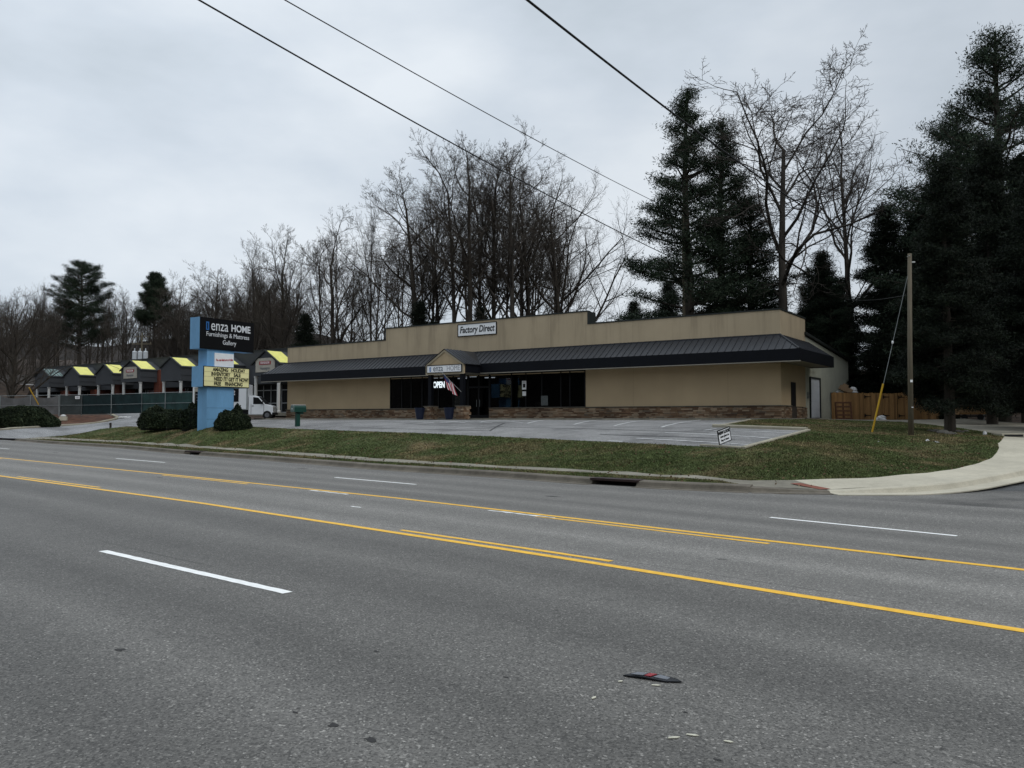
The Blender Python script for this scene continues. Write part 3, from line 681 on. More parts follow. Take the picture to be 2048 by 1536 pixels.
for sg, xe in ((1, GX1 + .12), (-1, GX0 - .12)):
    b.quad((xm, GY - .1, 4.74), (xe, GY - .1, 3.66), (xe, -AO + .0, 3.66), (xm + sg * .05, -.03, 4.74))
    b.quad((xm, GY - .1, 4.70), (xe, GY - .1, 3.62), (xe, -AO + .0, 3.62), (xm + sg * .05, -.03, 4.70))
    for k in range(1, 6):
        yy = GY - .1 + k * .36
        if yy < -AO: b.tube([(xm, yy, 4.76), (xe, yy, 3.68)], .02, 4)
part(b, 'gable_roof', m_roof, gb)
for x in (GX0 - .04, GX1 - .02):
    b = MB(); b.box(x, x + .06, GY + .16, -AO, 3.08, 3.64); part(b, 'gable_side', m_navy, gb)
for x in (GX0 + .22, GX1 - .22):
    b = MB(); b.box(x - .14, x + .14, GY + .05, GY + .33, .80, 3.05); part(b, 'post', m_navy)
    pr = MB(); pr.box(x - .30, x + .30, GY - .12, GY + .5, -.1, .78); pp = part(pr, 'pier', m_mortar)
    q = MB(); z = -.08
    while z < .74:
        hh = random.uniform(.06, .13); xx = x - .3
        while xx < x + .28:
            l = random.uniform(.12, .3); q.box(xx, min(xx + l, x + .32) - .01, GY - .12 - random.uniform(.02, .05), GY - .1, z, z + hh - .012); xx += l
        yy = GY - .1
        while yy < GY + .48:
            l = random.uniform(.12, .3); q.box(x + .29, x + .3 + random.uniform(.02, .05), yy, yy + l - .01, z, z + hh - .012); yy += l
        z += hh
    part(q, 'ledge_stone', m_stone, pp); c = MB(); c.box(x - .37, x + .37, GY - .19, GY + .56, .78, .83); part(c, 'pier_cap', m_conc, pp)
# shop sign on the gable
gs = MB(); gs.box(GX0 + .12, GX1 - .12, GY - .10, GY - .058, 3.14, 3.60); gsn = part(gs, 'gable_sign', m_whitef, gb)
fr = MB()
for q in ((GX0 + .08, GX1 - .08, 3.60, 3.64), (GX0 + .08, GX1 - .08, 3.10, 3.14), (GX0 + .08, GX0 + .12, 3.14, 3.60), (GX1 - .12, GX1 - .08, 3.14, 3.60)): fr.box(q[0], q[1], GY - .12, GY - .058, q[2], q[3])
part(fr, 'sign_frame', m_black, gsn)
def logo(parent, x, y, z, hgt, m, along=(1, 0)):
    """bracket mark: two facing square brackets with a tall slot"""
    b = MB(); a = Vector((*along, 0)); n = Vector((along[1], -along[0], 0)) * .012; w_ = hgt * .46; t = hgt * .13
    def bar(x0, x1, z0, z1): b.prism([Vector((x, y, z)) + a * x0 + Vector((0, 0, z0)), Vector((x, y, z)) + a * x1 + Vector((0, 0, z0)), Vector((x, y, z)) + a * x1 + Vector((0, 0, z1)), Vector((x, y, z)) + a * x0 + Vector((0, 0, z1))], n)
    for k in (0, 1):
        o_ = k * w_ * .62; bar(o_, o_ + t, -hgt / 2, hgt / 2)
    bar(t, t + .1 * hgt, -hgt / 2, -hgt / 2 + t); bar(t, t + .1 * hgt, hgt / 2 - t, hgt / 2)
    bar(w_ * .62 - .1 * hgt, w_ * .62, -hgt / 2, -hgt / 2 + t); bar(w_ * .62 - .1 * hgt, w_ * .62, hgt / 2 - t, hgt / 2)
    return b.build('logo', m, parent)
logo(gsn, GX0 + .34, GY - .10, 3.35, .30, m_bluel)
m_greyl = M('grey_letter', (.30, .31, .34), .5, .05); m_dgl = M('dark_grey_letter', (.08, .10, .13), .5, .05)
text('lettering', 'enza', .62, m_dgl, gsn, (GX0 + .66, GY - .103, 3.40), align='LEFT', bold=.0, sx=.78)
text('lettering', 'HOME', .48, m_greyl, gsn, (GX1 - .22, GY - .103, 3.37), align='RIGHT', bold=-.004, sx=.86)
# parapet sign
FSX0, FSX1 = -23.2, -19.7
fs = MB(); fs.box(FSX0 + .05, FSX1 - .05, -.07, -.022, 5.96, 6.76); fsn = part(fs, 'parapet_sign', m_whitef, par)
fr = MB()
for q in ((FSX0, FSX1, 6.76, 6.81), (FSX0, FSX1, 5.91, 5.96), (FSX0, FSX0 + .05, 5.96, 6.76), (FSX1 - .05, FSX1, 5.96, 6.76)): fr.box(q[0], q[1], -.09, -.022, q[2], q[3])
part(fr, 'sign_frame', m_black, fsn); text('lettering', 'Factory Direct', .66, m_blackl, fsn, ((FSX0 + FSX1) / 2, -.078, 6.37), bold=.012, sx=.79, shear=.18)
# glazing: left bank, entrance door, right bank
def bank(x0, x1, z0, z1, muls, name='window'):
    b = MB(); f = .05
    b.box(x0, x1, -.03, .10, z1 - .1, z1); b.box(x0, x1, -.03, .10, z0, z0 + .08)
    for m_ in [x0 + .04] + list(muls) + [x1 - .04]: b.box(m_ - f / 1.4, m_ + f / 1.4, -.025, .09, z0 + .08, z1 - .1)
    o = part(b, name, m_alu); g = MB(); g.box(x0 + .04, x1 - .04, .03, .045, z0 + .05, z1 - .05); part(g, 'pane', m_glass, o); return o
bank(W0, D0, .68, HS + .05, [W0 + 1.25, W0 + 2.2, W0 + 3.3, W0 + 4.9, W0 + 6.3])
bank(D1, W1, .68, HS + .05, [D1 + 1.9, D1 + 3.1, D1 + 4.4, D1 + 5.9, D1 + 6.6])
dr = MB()
for a, c in ((D0, D0 + .09), (D1 - .09, D1), ((D0 + D1) / 2 - .07, (D0 + D1) / 2 + .07)): dr.box(a, c, .0, .09, 0, HS)
dr.box(D0 + .09, (D0 + D1) / 2 - .07, .0, .09, .0, .22); dr.box((D0 + D1) / 2 + .07, D1 - .09, .0, .09, .0, .22); dr.box(D0, D1, 0, .09, 2.15, 2.27); dr.box(D0, D1, 0, .09, HS - .05, HS + .05)
do = part(dr, 'door', m_alu); g = MB(); g.box(D0 + .09, D1 - .09, .04, .055, .2, HS - .05); part(g, 'pane', m_glass, do)
hd = MB()
for x in ((D0 + D1) / 2 - .14, (D0 + D1) / 2 + .14): hd.tube([(x, -.06, .8), (x, -.06, 1.3)], .015, 6)
part(hd, 'handle', m_galv, do)
# dark showroom behind the glass
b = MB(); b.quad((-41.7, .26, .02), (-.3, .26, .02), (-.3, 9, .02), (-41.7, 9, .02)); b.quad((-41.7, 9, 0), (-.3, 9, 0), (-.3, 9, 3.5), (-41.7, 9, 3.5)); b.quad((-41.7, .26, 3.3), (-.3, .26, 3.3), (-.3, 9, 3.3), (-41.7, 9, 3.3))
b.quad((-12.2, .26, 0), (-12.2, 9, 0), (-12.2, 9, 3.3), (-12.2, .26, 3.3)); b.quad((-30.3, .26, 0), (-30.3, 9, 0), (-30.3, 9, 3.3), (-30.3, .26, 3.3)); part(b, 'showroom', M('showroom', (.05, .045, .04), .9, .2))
for x, y in ((-28.6, 3.5), (-27.4, 5.2), (-25.3, 3.6), (-24.9, 5.5)):
    b = MB(); b.box(x, x + .9, y, y + .18, 3.18, 3.24); part(b, 'tube_light', emit_mat('tube_light', (.8, .9, 1.0), 1.2))
for (x, y, l, hh), lab in zip(((-28.5, 1.2, 1.8, .8), (-26.2, 1.6, 1.3, 1.0), (-24.6, 1.0, 1.4, .75), (-19.6, 1.3, 1.6, .85), (-17.6, 1.0, 1.1, 1.1), (-15.4, 1.4, 1.7, .8)),
        ('dim sofa behind the far left panes of the shop window', 'dim armchair between two sofas inside the left shop window', 'dim sofa inside the window directly under the OPEN sign', 'dim sofa inside the glass just right of the entrance door', 'dim high-backed chair behind the white notices', 'dim sofa inside the far right shop window')):
    so = thing('sofa', FB(x + l / 2, y, .02), RZ, lab, 'sofa', 'furniture in the dark showroom')
    c = M('sofa_cloth', (.20, .19, .18), .9, .3)
    fu = MB(); fu.box(-l / 2, l / 2, 0, .8, .08, .45); fu.build('seat', c, so, bevel=.04)
    fu = MB(); fu.box(-l / 2, l / 2, .62, .85, .452, hh); fu.build('backrest', c, so, bevel=.04)
    for sg in (-1, 1): fu = MB(); fu.box(sg * (l / 2 + .09) - .08, sg * (l / 2 + .09) + .08, 0, .8, .08, .62); fu.build('armrest', c, so, bevel=.03)
# neon OPEN, posters
on = thing('open_sign', FB(-24.95, -.05, 2.44), RZ, 'white glowing OPEN letters hung in the shop window beside the entrance', 'neon sign')
bb = MB(); bb.box(-.66, .66, -.015, 0, -.30, .30); bb.build('backing', m_black, on); text('lettering', 'OPEN', .62, emit_mat('open_light', (.85, .95, 1.0), 1.0), on, (0, -.03, 0), bold=.02, sx=.70)
pst = MB(); pst.box(-17.55, -17.2, .0, .008, 1.95, 2.55); pst2 = MB(); pst2.box(-17.52, -17.22, .0, .008, 1.52, 1.82); pst3 = MB(); pst3.box(-16.0, -15.45, .0, .008, .85, 1.5)
for q, lab, lc, k in ((pst, 'tall white notice taped to the glass right of the door', (-17.37, 2.25), 1), (pst2, 'small white notice below the taller one on the shop glass', (-17.37, 1.67), 0), (pst3, 'dim grey poster low in the right-hand shop window', (-15.7, 1.2), 0)):
    for i, v in enumerate(q.v): q.v[i] = (v[0] - lc[0], v[1], v[2] - lc[1])
    o = q.build('window_notice', m_whitef if lc[0] < -16 else M('dim_poster', (.10, .11, .11), .6, .3, 8)); o.location = FB(lc[0], -.05, lc[1]); o.rotation_euler = (0, 0, RZ); tag(o, lab, 'notice')
    if k:
        q2 = MB(); q2.box(-.10, .10, -.004, -.001, -.16, .10); q2.box(-.12, .12, -.004, -.001, .2, .23); p2 = q2.build('print', m_blackl, o)
# side of the building: door, metal shed with garage door
b = MB(); b.box(0, .03, 2.0, 2.95, 0, 2.1); part(b, 'side_door', m_black)
shed = MB(); yb = 17.0
shed.prism([(.0, 5.2, -.3), (.0, yb, -.3), (.0, yb, 4.15), (.0, 5.2, 5.06)], (-.15, 0, 0)); shed.box(-.15 - 41.5, -.15, yb - .15, yb, -.3, 4.15)
y = 5.3
while y < yb:
    if not (6.0 < y < 8.5):
        shed.box(.0, .03, y, y + .07, -.1, 5.02 - (y - 5.2) * .077)
    else: shed.box(.0, .03, y, y + .07, 2.55, 5.02 - (y - 5.2) * .077)
    y += .28
part(shed, 'metal_siding', m_siding)
b = MB(); b.add([(.15, 5.0, 5.14), (.15, 17.2, 4.19), (-42, 17.2, 4.19), (-42, 5.0, 5.14), (.15, 5.0, 5.30), (.15, 17.2, 4.35), (-42, 17.2, 4.35), (-42, 5.0, 5.30)], [(0, 1, 2, 3), (4, 7, 6, 5), (0, 4, 5, 1), (1, 5, 6, 2), (3, 2, 6, 7), (0, 3, 7, 4)]); b.quad((-42, .3, 5.2), (-.2, .3, 5.2), (-.2, 5.0, 5.25), (-42, 5.0, 5.25)); part(b, 'shed_roof', m_trim)
b = MB(); b.box(0, .05, 6.05, 8.35, 0, 2.5)
for k in range(5): b.box(.05, .065, 6.1, 8.3, .04 + k * .5, .04 + k * .5 + .44)
gd = part(b, 'garage_door', m_door)
b = MB(); b.box(0, .12, 5.95, 6.05, 0, 2.58); b.box(0, .12, 8.35, 8.45, 0, 2.58); b.box(0, .12, 6.05, 8.35, 2.5, 2.58); part(b, 'door_frame', m_trim, gd)
b = MB(); b.tube([(.03, 7.0, 3.3), (.28, 7.0, 3.38)], .03, 6); b.lathe([(.10, 3.22), (.13, 3.30), (.05, 3.42)], 10, (.3, 7.0, 0)); part(b, 'wall_lamp', m_galv)
b = MB(); b.box(.0, .12, 5.45, 5.6, 1.2, 1.6); part(b, 'meter_box', m_galv)
# hanging flag by the post
m_flag, t, bs_ = node_mat('flag_cloth'); g_ = t.nodes.new('ShaderNodeUVMap') if False else None
sp = t.nodes.new('ShaderNodeSeparateXYZ'); t.links.new(texco(t, 'UV'), sp.inputs[0])
stp = math_n(t, 'GREATER_THAN', math_n(t, 'FRACT', math_n(t, 'MULTIPLY', sp.outputs[1], 6.5)), .5)
cf_ = mix(t, (.60, .58, .58), (.38, .03, .05), math_n(t, 'SUBTRACT', 1.0, stp)); cn = math_n(t, 'MULTIPLY', math_n(t, 'LESS_THAN', sp.outputs[0], .4), math_n(t, 'GREATER_THAN', sp.outputs[1], .46))
t.links.new(mix(t, cf_, (.02, .035, .12), cn), bs_.inputs['Base Color']); bs_.inputs['Roughness'].default_value = .8
fl = thing('flag', FB(GX1 - .22, GY + .05, 2.1), RZ, 'striped flag hanging limp from an angled staff on the dark entrance post', 'flag')
b = MB(); b.tube([(0, 0, -.35), (-.95, -.9, .95)], .016, 6); b.lathe([(.0, 0), (.03, .03), (0, .06)], 8, (-.95, -.9, .93)); b.build('staff', m_galv, fl)
nu, nv = 22, 14; V = []; U = []
p0 = Vector((-.92, -.87, .90)); p1 = Vector((-.42, -.40, .22))
for i in range(nu + 1):
    for j in range(nv + 1):
        u, v = i / nu, j / nv; a = p0.lerp(p1, v); dr_ = Vector((.25 * u, .1 * u + .07 * math.sin(v * 11 + u * 3) * u, -.95 * u + .10 * v * u)); V.append(tuple(a + dr_ + Vector((.04 * math.sin(v * 14), .04 * math.cos(v * 14), 0)))); U.append((u, 1 - v))
me = bpy.data.meshes.new('cloth'); me.from_pydata(V, [], [(i * (nv + 1) + j, (i + 1) * (nv + 1) + j, (i + 1) * (nv + 1) + j + 1, i * (nv + 1) + j + 1) for i in range(nu) for j in range(nv)])
uv = me.uv_layers.new(name='UVMap')
for lp in me.loops: uv.data[lp.index].uv = U[lp.vertex_index]
me.materials.append(m_flag); link(bpy.data.objects.new('cloth', me), fl)
# planters
for x, lab in ((GX0 - .32, 'dark blue round planter pot left of the entrance gable'), (GX1 - .95, 'dark blue round planter pot in front of the right stone pier')):
    p = FB(x, GY - .35, -.1); o = thing('planter', p, 0, lab, 'planter', 'planter pots at the entrance')
    b = MB(); b.lathe([(.22, 0), (.26, .1), (.35, .72), (.38, .74), (.38, .80), (.31, .80), (.30, .7)], 18); b.build('pot', M('pot_blue', (.012, .018, .04), .35, .1), o)
    q = MB(); q.lathe([(.30, .7), (.30, .72)], 14); q.build('soil', m_litter, o)

# ------------------------------------------------------------------ street things
def ground(px, py): return hit(px, py)
# storm inlets
m_rust = M('inlet_iron', (.030, .016, .014), .7, .3, 6, .3)
for a, b_, lab in ((1198, 1258, 'wide rusty iron storm drain inlet in the kerb'), (374, 397, 'small dark storm drain inlet in the kerb below the tall sign')):
    pa = Vector((*[q for q in kA if 1024 + F * q[0] / q[1] < a + 1][-1], 0)); pb = Vector((*[q for q in kA if 1024 + F * q[0] / q[1] > b_ - 1][0], 0)); t = (pb - pa).normalized(); n = Vector((-t.y, t.x, 0))
    o = thing('storm_drain', (pa + pb) / 2, math.atan2(t.y, t.x), lab, 'storm drain', 'kerb inlets'); l = (pb - pa).length / 2 + .05
    b = MB(); b.box(-l, l, -.02, .42, .11, .165); b.box(-l, l, .36, .42, -.05, .11); b.build('hood', m_rust, o)
    b = MB(); b.box(-l, l, .02, .36, .001, .006); b.build('throat', m_dark, o)
# pylon sign
WD = Vector((.521, .854, 0)).normalized(); KS = 47.5 / 42; SP = P(398.8, 696, 47.5); SP.z = 1.70
RS = math.atan2(WD.y, WD.x)   # local x runs along the black face, local y points left/back
sz = lambda py, Y=42.0: (836 - py) * Y / F
py_ = thing('pylon_sign', (SP.x, SP.y, h1(SP.x, SP.y)), RS, 'tall blue pylon sign with black cabinet above a yellow letter board', 'roadside sign')
oz = (1.70 - h1(SP.x, SP.y)) / KS; py_.scale = (KS,) * 3
T = .78; LF = 3.56; z1, z0 = oz + sz(632.5), oz + sz(696.5)
b = MB(); b.box(0, LF, .0, T, z0, z1); cab = b.build('cabinet', m_blue, py_)
b = MB(); b.box(.0, LF, -.03, -.0, z0, z1); b.box(.06, LF - .06, -.035, -.03, z0 + .06, z1 - .06); fc = b.build('face', m_black, cab)
def tx(s, size, x, z, m=m_letter, al='CENTER', par=fc, y=-.045, **k): return text('lettering', s, size, m, par, (x, y, z), align=al, **k)
logo(fc, .36, -.042, z1 - .44, .44, m_bluel)
tx('enza', .82, .66, z1 - .40, al='LEFT', sx=.76); tx('HOME', .52, LF - .26, z1 - .44, al='RIGHT', bold=.014, sx=.90)
tx('Furnishings & Mattress', .345, LF / 2 + .02, z1 - .87, sx=.90); tx('Gallery', .345, LF / 2 + .10, z1 - 1.26, sx=.90)
# pole body, middle panel, reader board
PX0 = .86; PX1 = 2.26
b = MB(); b.box(PX0 - .35, PX1, .04, T - .04, -.1, z0); pol = b.build('pillar', m_blue, py_)
b = MB(); b.box(PX0 - .35, PX0 + 1.4, .0, .04, -.1, z0 - 1.02 - .1); b.build('pillar_face', m_blue, py_)
b = MB()
for zz in (.55, 1.15): b.box(PX0 - .352, PX0 + 1.402, -.004, .0, zz, zz + .012)
b.box(PX0 + 1.39, PX0 + 1.40, -.006, 0, 0, z0 - 1.2); b.build('seam', M('seam', (.05, .10, .17), .7, .2), pol)
zz1, zz0 = oz + sz(702), oz + sz(730.5)
b = MB(); b.box(PX0 + .10, PX1 - .06, -.02, .04, zz0, zz1 - .02); mp_ = b.build('middle_panel', m_whitef, py_)
text('lettering', 'The real deals are in Arden', .17, m_redl, mp_, ((PX0 + PX1) / 2 + .02, -.026, (zz0 + zz1) / 2), rot=(math.pi / 2, math.radians(-4), 0), shear=.3, sx=.60, bold=.002)
rz1, rz0 = oz + sz(731), oz + sz(773); RX0, RX1 = .18, 3.20
b = MB(); b.box(RX0, RX1, -.10, T - .0 + .05, rz0, rz1); rb = b.build('reader_board', m_blue, py_)
b = MB(); b.box(RX0, RX1, -.13, -.10, rz0, rz1); rf = b.build('board_frame', m_black, rb)
b = MB(); b.box(RX0 + .04, RX1 - .04, -.136, -.13, rz0 + .05, rz1 - .04); bf = b.build('board_face', m_cream, rb)
b = MB()
for k in range(1, 4): zt = rz1 - .04 - k * (rz1 - rz0 - .09) / 4; b.box(RX0 + .04, RX1 - .04, -.142, -.136, zt - .006, zt + .006)
b.build('letter_track', M('track', (.45, .40, .25), .5), bf)
for k, (s_, cx) in enumerate((('AMAZING   HOLIDAY', 1.82), ('INVENTORY    SALE', 1.62), ('NEED IT? GET IT NOW!', 1.98), ('FREE    FINANCING', 1.78))):
    text('lettering', s_, .275, m_blackl, bf, (cx, -.146, rz1 - .04 - (k + .5) * (rz1 - rz0 - .09) / 4), sx=.80, bold=.006)
# beige boxed sign behind the pylon
p = P(400, 812, 53); p.z = h1(p.x, p.y)
o = thing('box_sign', p, math.radians(-14), 'beige boxed sign with small black panel, half hidden behind the tall blue pylon', 'sign'); zt = 1.7 + sz(772, 53) - p.z; w_ = 1.15; o.scale = (1.1, 1, 1)
b = MB(); b.box(-.52, .52, 0, .4, .5, zt); b.build('box', m_beige, o)
b = MB()
for x in (-.46, .46): b = MB(); b.box(x - .04, x + .04, .1, .3, -.1, .5); b.build('leg', m_galv, o)
b = MB(); b.box(-.34, .34, -.02, 0, zt - 1.35, zt - .38); q = b.build('panel', m_black, o)
text('lettering', 'enza HOME', .17, m_greyl, q, (0, -.026, zt - .55), sx=.72); text('lettering', 'Furnishings', .10, m_greyl, q, (0, -.026, zt - .76)); text('lettering', 'and Bedding', .09, m_greyl, q, (0, -.026, zt - .96))
b = MB(); b.box(-.50, -.40, -.012, -.0, zt - 1.5, zt - .1); b.box(.40, .50, -.012, 0, zt - 1.5, zt - .1); b.box(-.5, .5, -.016, -.0, zt - .10, zt - .02); b.build('trim', m_whitef, o)
# mailbox
p = G(595, 857, 1.12); p.z = h1(p.x, p.y)
o = thing('mailbox', p, math.radians(-48), 'dark green plastic mailbox with white-rimmed domed lid on a matching post', 'mailbox')
b = MB(); b.box(-.11, .11, -.11, .11, -.1, .78); b.box(-.11, .11, -.11, .30, .66, .78); b.build('post', m_green, o, bevel=.02)
def arch(w2, z0, z1, y0, y1, n=8):
    pts = [(-w2, y0, z0), (w2, y0, z0)] + [(w2 * math.cos(math.pi * k / n), y0, z1 + w2 * .8 * math.sin(math.pi * k / n)) for k in range(n + 1)]
    return MB().prism(pts, (0, y1 - y0, 0))
arch(.19, .78, 1.02, -.30, .42).build('box', m_green, o); arch(.20, .80, 1.02, -.335, -.30).build('door', M('mail_door', (.10, .15, .14), .4, .1), o)
b = MB(); b.box(-.03, .03, -.35, -.335, .93, .99); b.build('latch', m_whitef, o)
b = MB(); b.v = []; b.box(-.12, .12, -.345, .42, 1.165, 1.185); b.build('lid_rim', m_whitef, o)
# campaign style yard sign
p = ground(1452, 893)
o = thing('yard_sign', p, math.radians(38), 'small white yard sign with black border stuck in the grass by the lot corner', 'yard sign', ry=math.radians(-13))
d_ = p.y; k_ = d_ / F
b = MB(); b.box(-.30, .30, -.008, .008, .14, .56); q = b.build('board', m_whitef, o)
b = MB()
for r_ in ((-.31, .31, .55, .575), (-.31, .31, .125, .15), (-.31, -.285, .15, .55), (.285, .31, .15, .55)): b.box(r_[0], r_[1], -.012, .012, r_[2], r_[3])
b.build('border', m_black, q)
text('lettering', 'NEW LOOK', .13, m_blackl, q, (0, -.014, .47), bold=.006, sx=.8); text('lettering', 'same place to', .10, m_blackl, q, (0, -.014, .35), sx=.8); text('lettering', 'buy or lease', .10, m_blackl, q, (0, -.014, .235), sx=.8)
b = MB(); b.tube([(-.22, 0, -.15), (-.22, 0, .14)], .006, 5); b.tube([(.22, 0, -.15), (.22, 0, .14)], .006, 5); b.build('wire_stake', m_galv, o)
# stub marker post
p = ground(221, 855.5); b = MB(); b.tube([(0, 0, -.1), (0, 0, .42)], [.09, .085], 8); b.box(-.07, .07, -.10, -.08, .25, .38)
o = b.build('marker_post', M('stub_post', (.04, .035, .03), .9, .2)); o.location = p; tag(o, 'short dark stub post in the grass beside the driveway entrance', 'post')

# bushes -----------------------------------------------------------
def leaf_cloud(C, size, flat=.0, asp=.55, jit=.0, up=None):
    """C (n,3) centres -> n small quads of random orientation"""
    n = len(C); a = rng.normal(size=(n, 3)); a /= np.linalg.norm(a, axis=1)[:, None]
    c = rng.normal(size=(n, 3)); c[:, 2] *= (1 - flat); a[:, 2] *= (1 - flat); a /= np.linalg.norm(a, axis=1)[:, None]
    b_ = np.cross(a, c); b_ /= np.linalg.norm(b_, axis=1)[:, None]; s = size * rng.uniform(.6, 1.4, n)[:, None]
    V = np.stack([C - a * s, C + b_ * s * asp, C + a * s, C - b_ * s * asp], 1).reshape(-1, 3)
    return V, np.arange(4 * n).reshape(-1, 4)
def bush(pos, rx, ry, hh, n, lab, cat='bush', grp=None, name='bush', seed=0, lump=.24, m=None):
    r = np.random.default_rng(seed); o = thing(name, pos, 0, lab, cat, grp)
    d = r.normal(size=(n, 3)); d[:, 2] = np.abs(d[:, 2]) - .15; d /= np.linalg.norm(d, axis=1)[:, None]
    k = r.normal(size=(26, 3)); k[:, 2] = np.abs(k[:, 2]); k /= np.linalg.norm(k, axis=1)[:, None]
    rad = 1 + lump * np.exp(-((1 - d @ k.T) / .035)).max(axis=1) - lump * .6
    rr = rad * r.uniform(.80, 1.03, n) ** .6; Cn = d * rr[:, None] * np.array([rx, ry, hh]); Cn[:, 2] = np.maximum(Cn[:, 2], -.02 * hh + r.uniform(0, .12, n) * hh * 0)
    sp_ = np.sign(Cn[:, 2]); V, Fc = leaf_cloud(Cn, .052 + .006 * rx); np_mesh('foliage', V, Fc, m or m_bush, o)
    b = MB(); prof = [(rx * .86 * math.sqrt(max(0, 1 - (q / 6) ** 2)) + .01, hh * .88 * q / 6) for q in range(-1, 7)]; b.lathe(prof, 16); c = b.build('shade_core', M('inner_bush', (.006, .008, .005), .95), o, True); c.scale = (1, ry / rx, 1)  # near-black solid core, the shade between the leaves put into colour
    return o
def bush_px(x0, x1, ytop, ybase, Y, seed, lab, n=14000, ratio=.8, **k):
    c = P((x0 + x1) / 2, ybase, Y); hh = (ybase - ytop) * Y / F; rx = (x1 - x0) / 2 * Y / F
    z = h1(c.x, c.y + .5); c.z = min(z, 1.7 - (ybase - 838) * Y / F + .3) if False else 1.7 - (ybase - 836) * Y / F
    return bush((c.x, c.y, c.z - .03), rx * .97, rx * ratio, hh * .95, n, lab, seed=0 if False else seed, **k)
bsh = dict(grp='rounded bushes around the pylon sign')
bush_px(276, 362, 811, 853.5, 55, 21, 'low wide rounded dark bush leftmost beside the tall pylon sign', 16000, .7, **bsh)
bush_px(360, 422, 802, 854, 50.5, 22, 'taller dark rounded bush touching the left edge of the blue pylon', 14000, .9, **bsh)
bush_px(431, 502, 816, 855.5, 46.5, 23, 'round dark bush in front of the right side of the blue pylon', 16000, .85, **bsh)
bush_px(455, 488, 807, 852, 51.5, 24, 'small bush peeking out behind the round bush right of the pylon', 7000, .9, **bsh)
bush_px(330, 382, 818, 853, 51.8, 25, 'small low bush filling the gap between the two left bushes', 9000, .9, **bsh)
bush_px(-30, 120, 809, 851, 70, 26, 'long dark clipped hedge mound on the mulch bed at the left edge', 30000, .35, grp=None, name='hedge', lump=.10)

# fences on the left ------------------------------------------------
def fence_run(pts, zt, label, cat, m, seglab=None, grp=None, h=1.85, sag=0.05, name='screen_fence', rails=True):
    """pts: world base points; posts as parts, one cloth panel per bay"""
    o = thing(name, pts[0], 0, label, cat, grp); p0 = Vector(pts[0])
    for p in pts: b = MB(); q = Vector(p) - p0; b.tube([q + Vector((0, 0, -.15)), q + Vector((0, 0, h + .05))], .035, 6); b.build('post', m_galv, o)
    for a, c in zip(pts, pts[1:]):
        a = Vector(a) - p0; c = Vector(c) - p0; b = MB(); t = (c - a); L_ = t.length; n = Vector((-t.y, t.x, 0)).normalized(); nx = max(4, int(L_ / .35)); nz = 6; V = []
        for i in range(nx + 1):
            for j in range(nz + 1):
                u = i / nx; v = j / nz; bul = .06 * math.sin(u * 17 + v * 3) * math.sin(math.pi * v) + .04 * math.sin(u * 41 + v * 7) * (1 - v) + random.uniform(-.008, .008)
                V.append(a.lerp(c, u) + Vector((0, 0, .04 + v * (h - .06 - sag * math.sin(math.pi * u) ))) + n * bul)
        b.add(V, [(i * (nz + 1) + j, (i + 1) * (nz + 1) + j, (i + 1) * (nz + 1) + j + 1, i * (nz + 1) + j + 1) for i in range(nx) for j in range(nz)])
        b.build('screen', m, o, True)
        b = MB(); b.tube([a + Vector((0, 0, h)), c + Vector((0, 0, h))], .022, 5); b.tube([a + n * -.06 + Vector((0, 0, h * .48)), c + n * -.06 + Vector((0, 0, h * .48))], .016, 5); b.build('rail', m_galv, o)
    return o
def pg(px, py, Y): q = P(px, py, Y); return q
YF = 79
f1 = [P(x, y, YF) for x, y in ((119, 829.5), (163, 829.3))]; f2 = [P(x, y, YF - i) for i, (x, y) in enumerate(((163, 829.3), (222, 828.5), (283, 827), (330, 826)))] + [P(400, 825, YF - 4), P(470, 826, YF - 5)]
fence_run(f1, 0, 'grey-green chain link gate panel with pipe rails left of the green screens', 'fence', M('grey_green_screen', (.045, .055, .055), .8, .3, 1), h=1.95)
fence_run(f2[:3], 0, 'dark green windscreen fence along the driveway end', 'fence', m_screen, h=1.95, grp=None)
fence_run(f2[2:], 0, 'see-through lighter green mesh fence in front of the columns beside the pylon', 'fence', M('green_mesh', (.018, .045, .042), .8, .4, 1.5), h=1.95)
fence_run([P(-60, 830, YF + 2), P(0, 830, YF + 1), P(60, 829.5, YF), P(117, 829, YF)], 0, 'sagging pale grey tarp fence behind the long hedge', 'fence', m_tarp, h=1.9, sag=.25)
p = P(155, 795, YF - .3); o = thing('notice_sign', p, 0, 'small white notice hung on the dark construction fence', 'notice'); b = MB(); b.box(-.22, .22, -.02, 0, -.14, .14); b.build('board', m_whitef, o); b = MB(); b.box(-.17, .17, -.026, -.02, -.02, .0); b.box(-.15, .15, -.026, -.02, .04, .07); b.box(-.12, .12, -.026, -.02, -.08, -.06); b.build('lettering', m_dgl, o)
p = P(127, 829, YF - 2); o = thing('concrete_block', (p.x, p.y, 1.7 - (830 - 836) * 0.0 + .35 if False else h1(p.x, p.y)), .3, 'pale block with a crumpled white bag on top beside the hedge end', 'block'); b = MB(); b.box(-.33, .33, -.3, .3, 0, .38); b.build('block', m_conc_new, o, bevel=.03); b = MB(); b.lathe([(.2, .38), (.27, .45), (.18, .56), (.05, .6)], 9); b.build('bag', m_bag, o)
p = P(250, 828, 77.5); b = MB(); 
for k in range(3): b.lathe([(.02, -.05), (.22, .0), (.28, .07), (.15, .16), (.03, .18)], 9, (k * .38 - .4, .1 * k, 0))
o = b.build('sandbags', m_bag); o.location = (p.x, p.y, h1(p.x, p.y)); o['label'] = 'cream sandbags lying at the foot of the green fence'; o['category'] = 'sandbags'
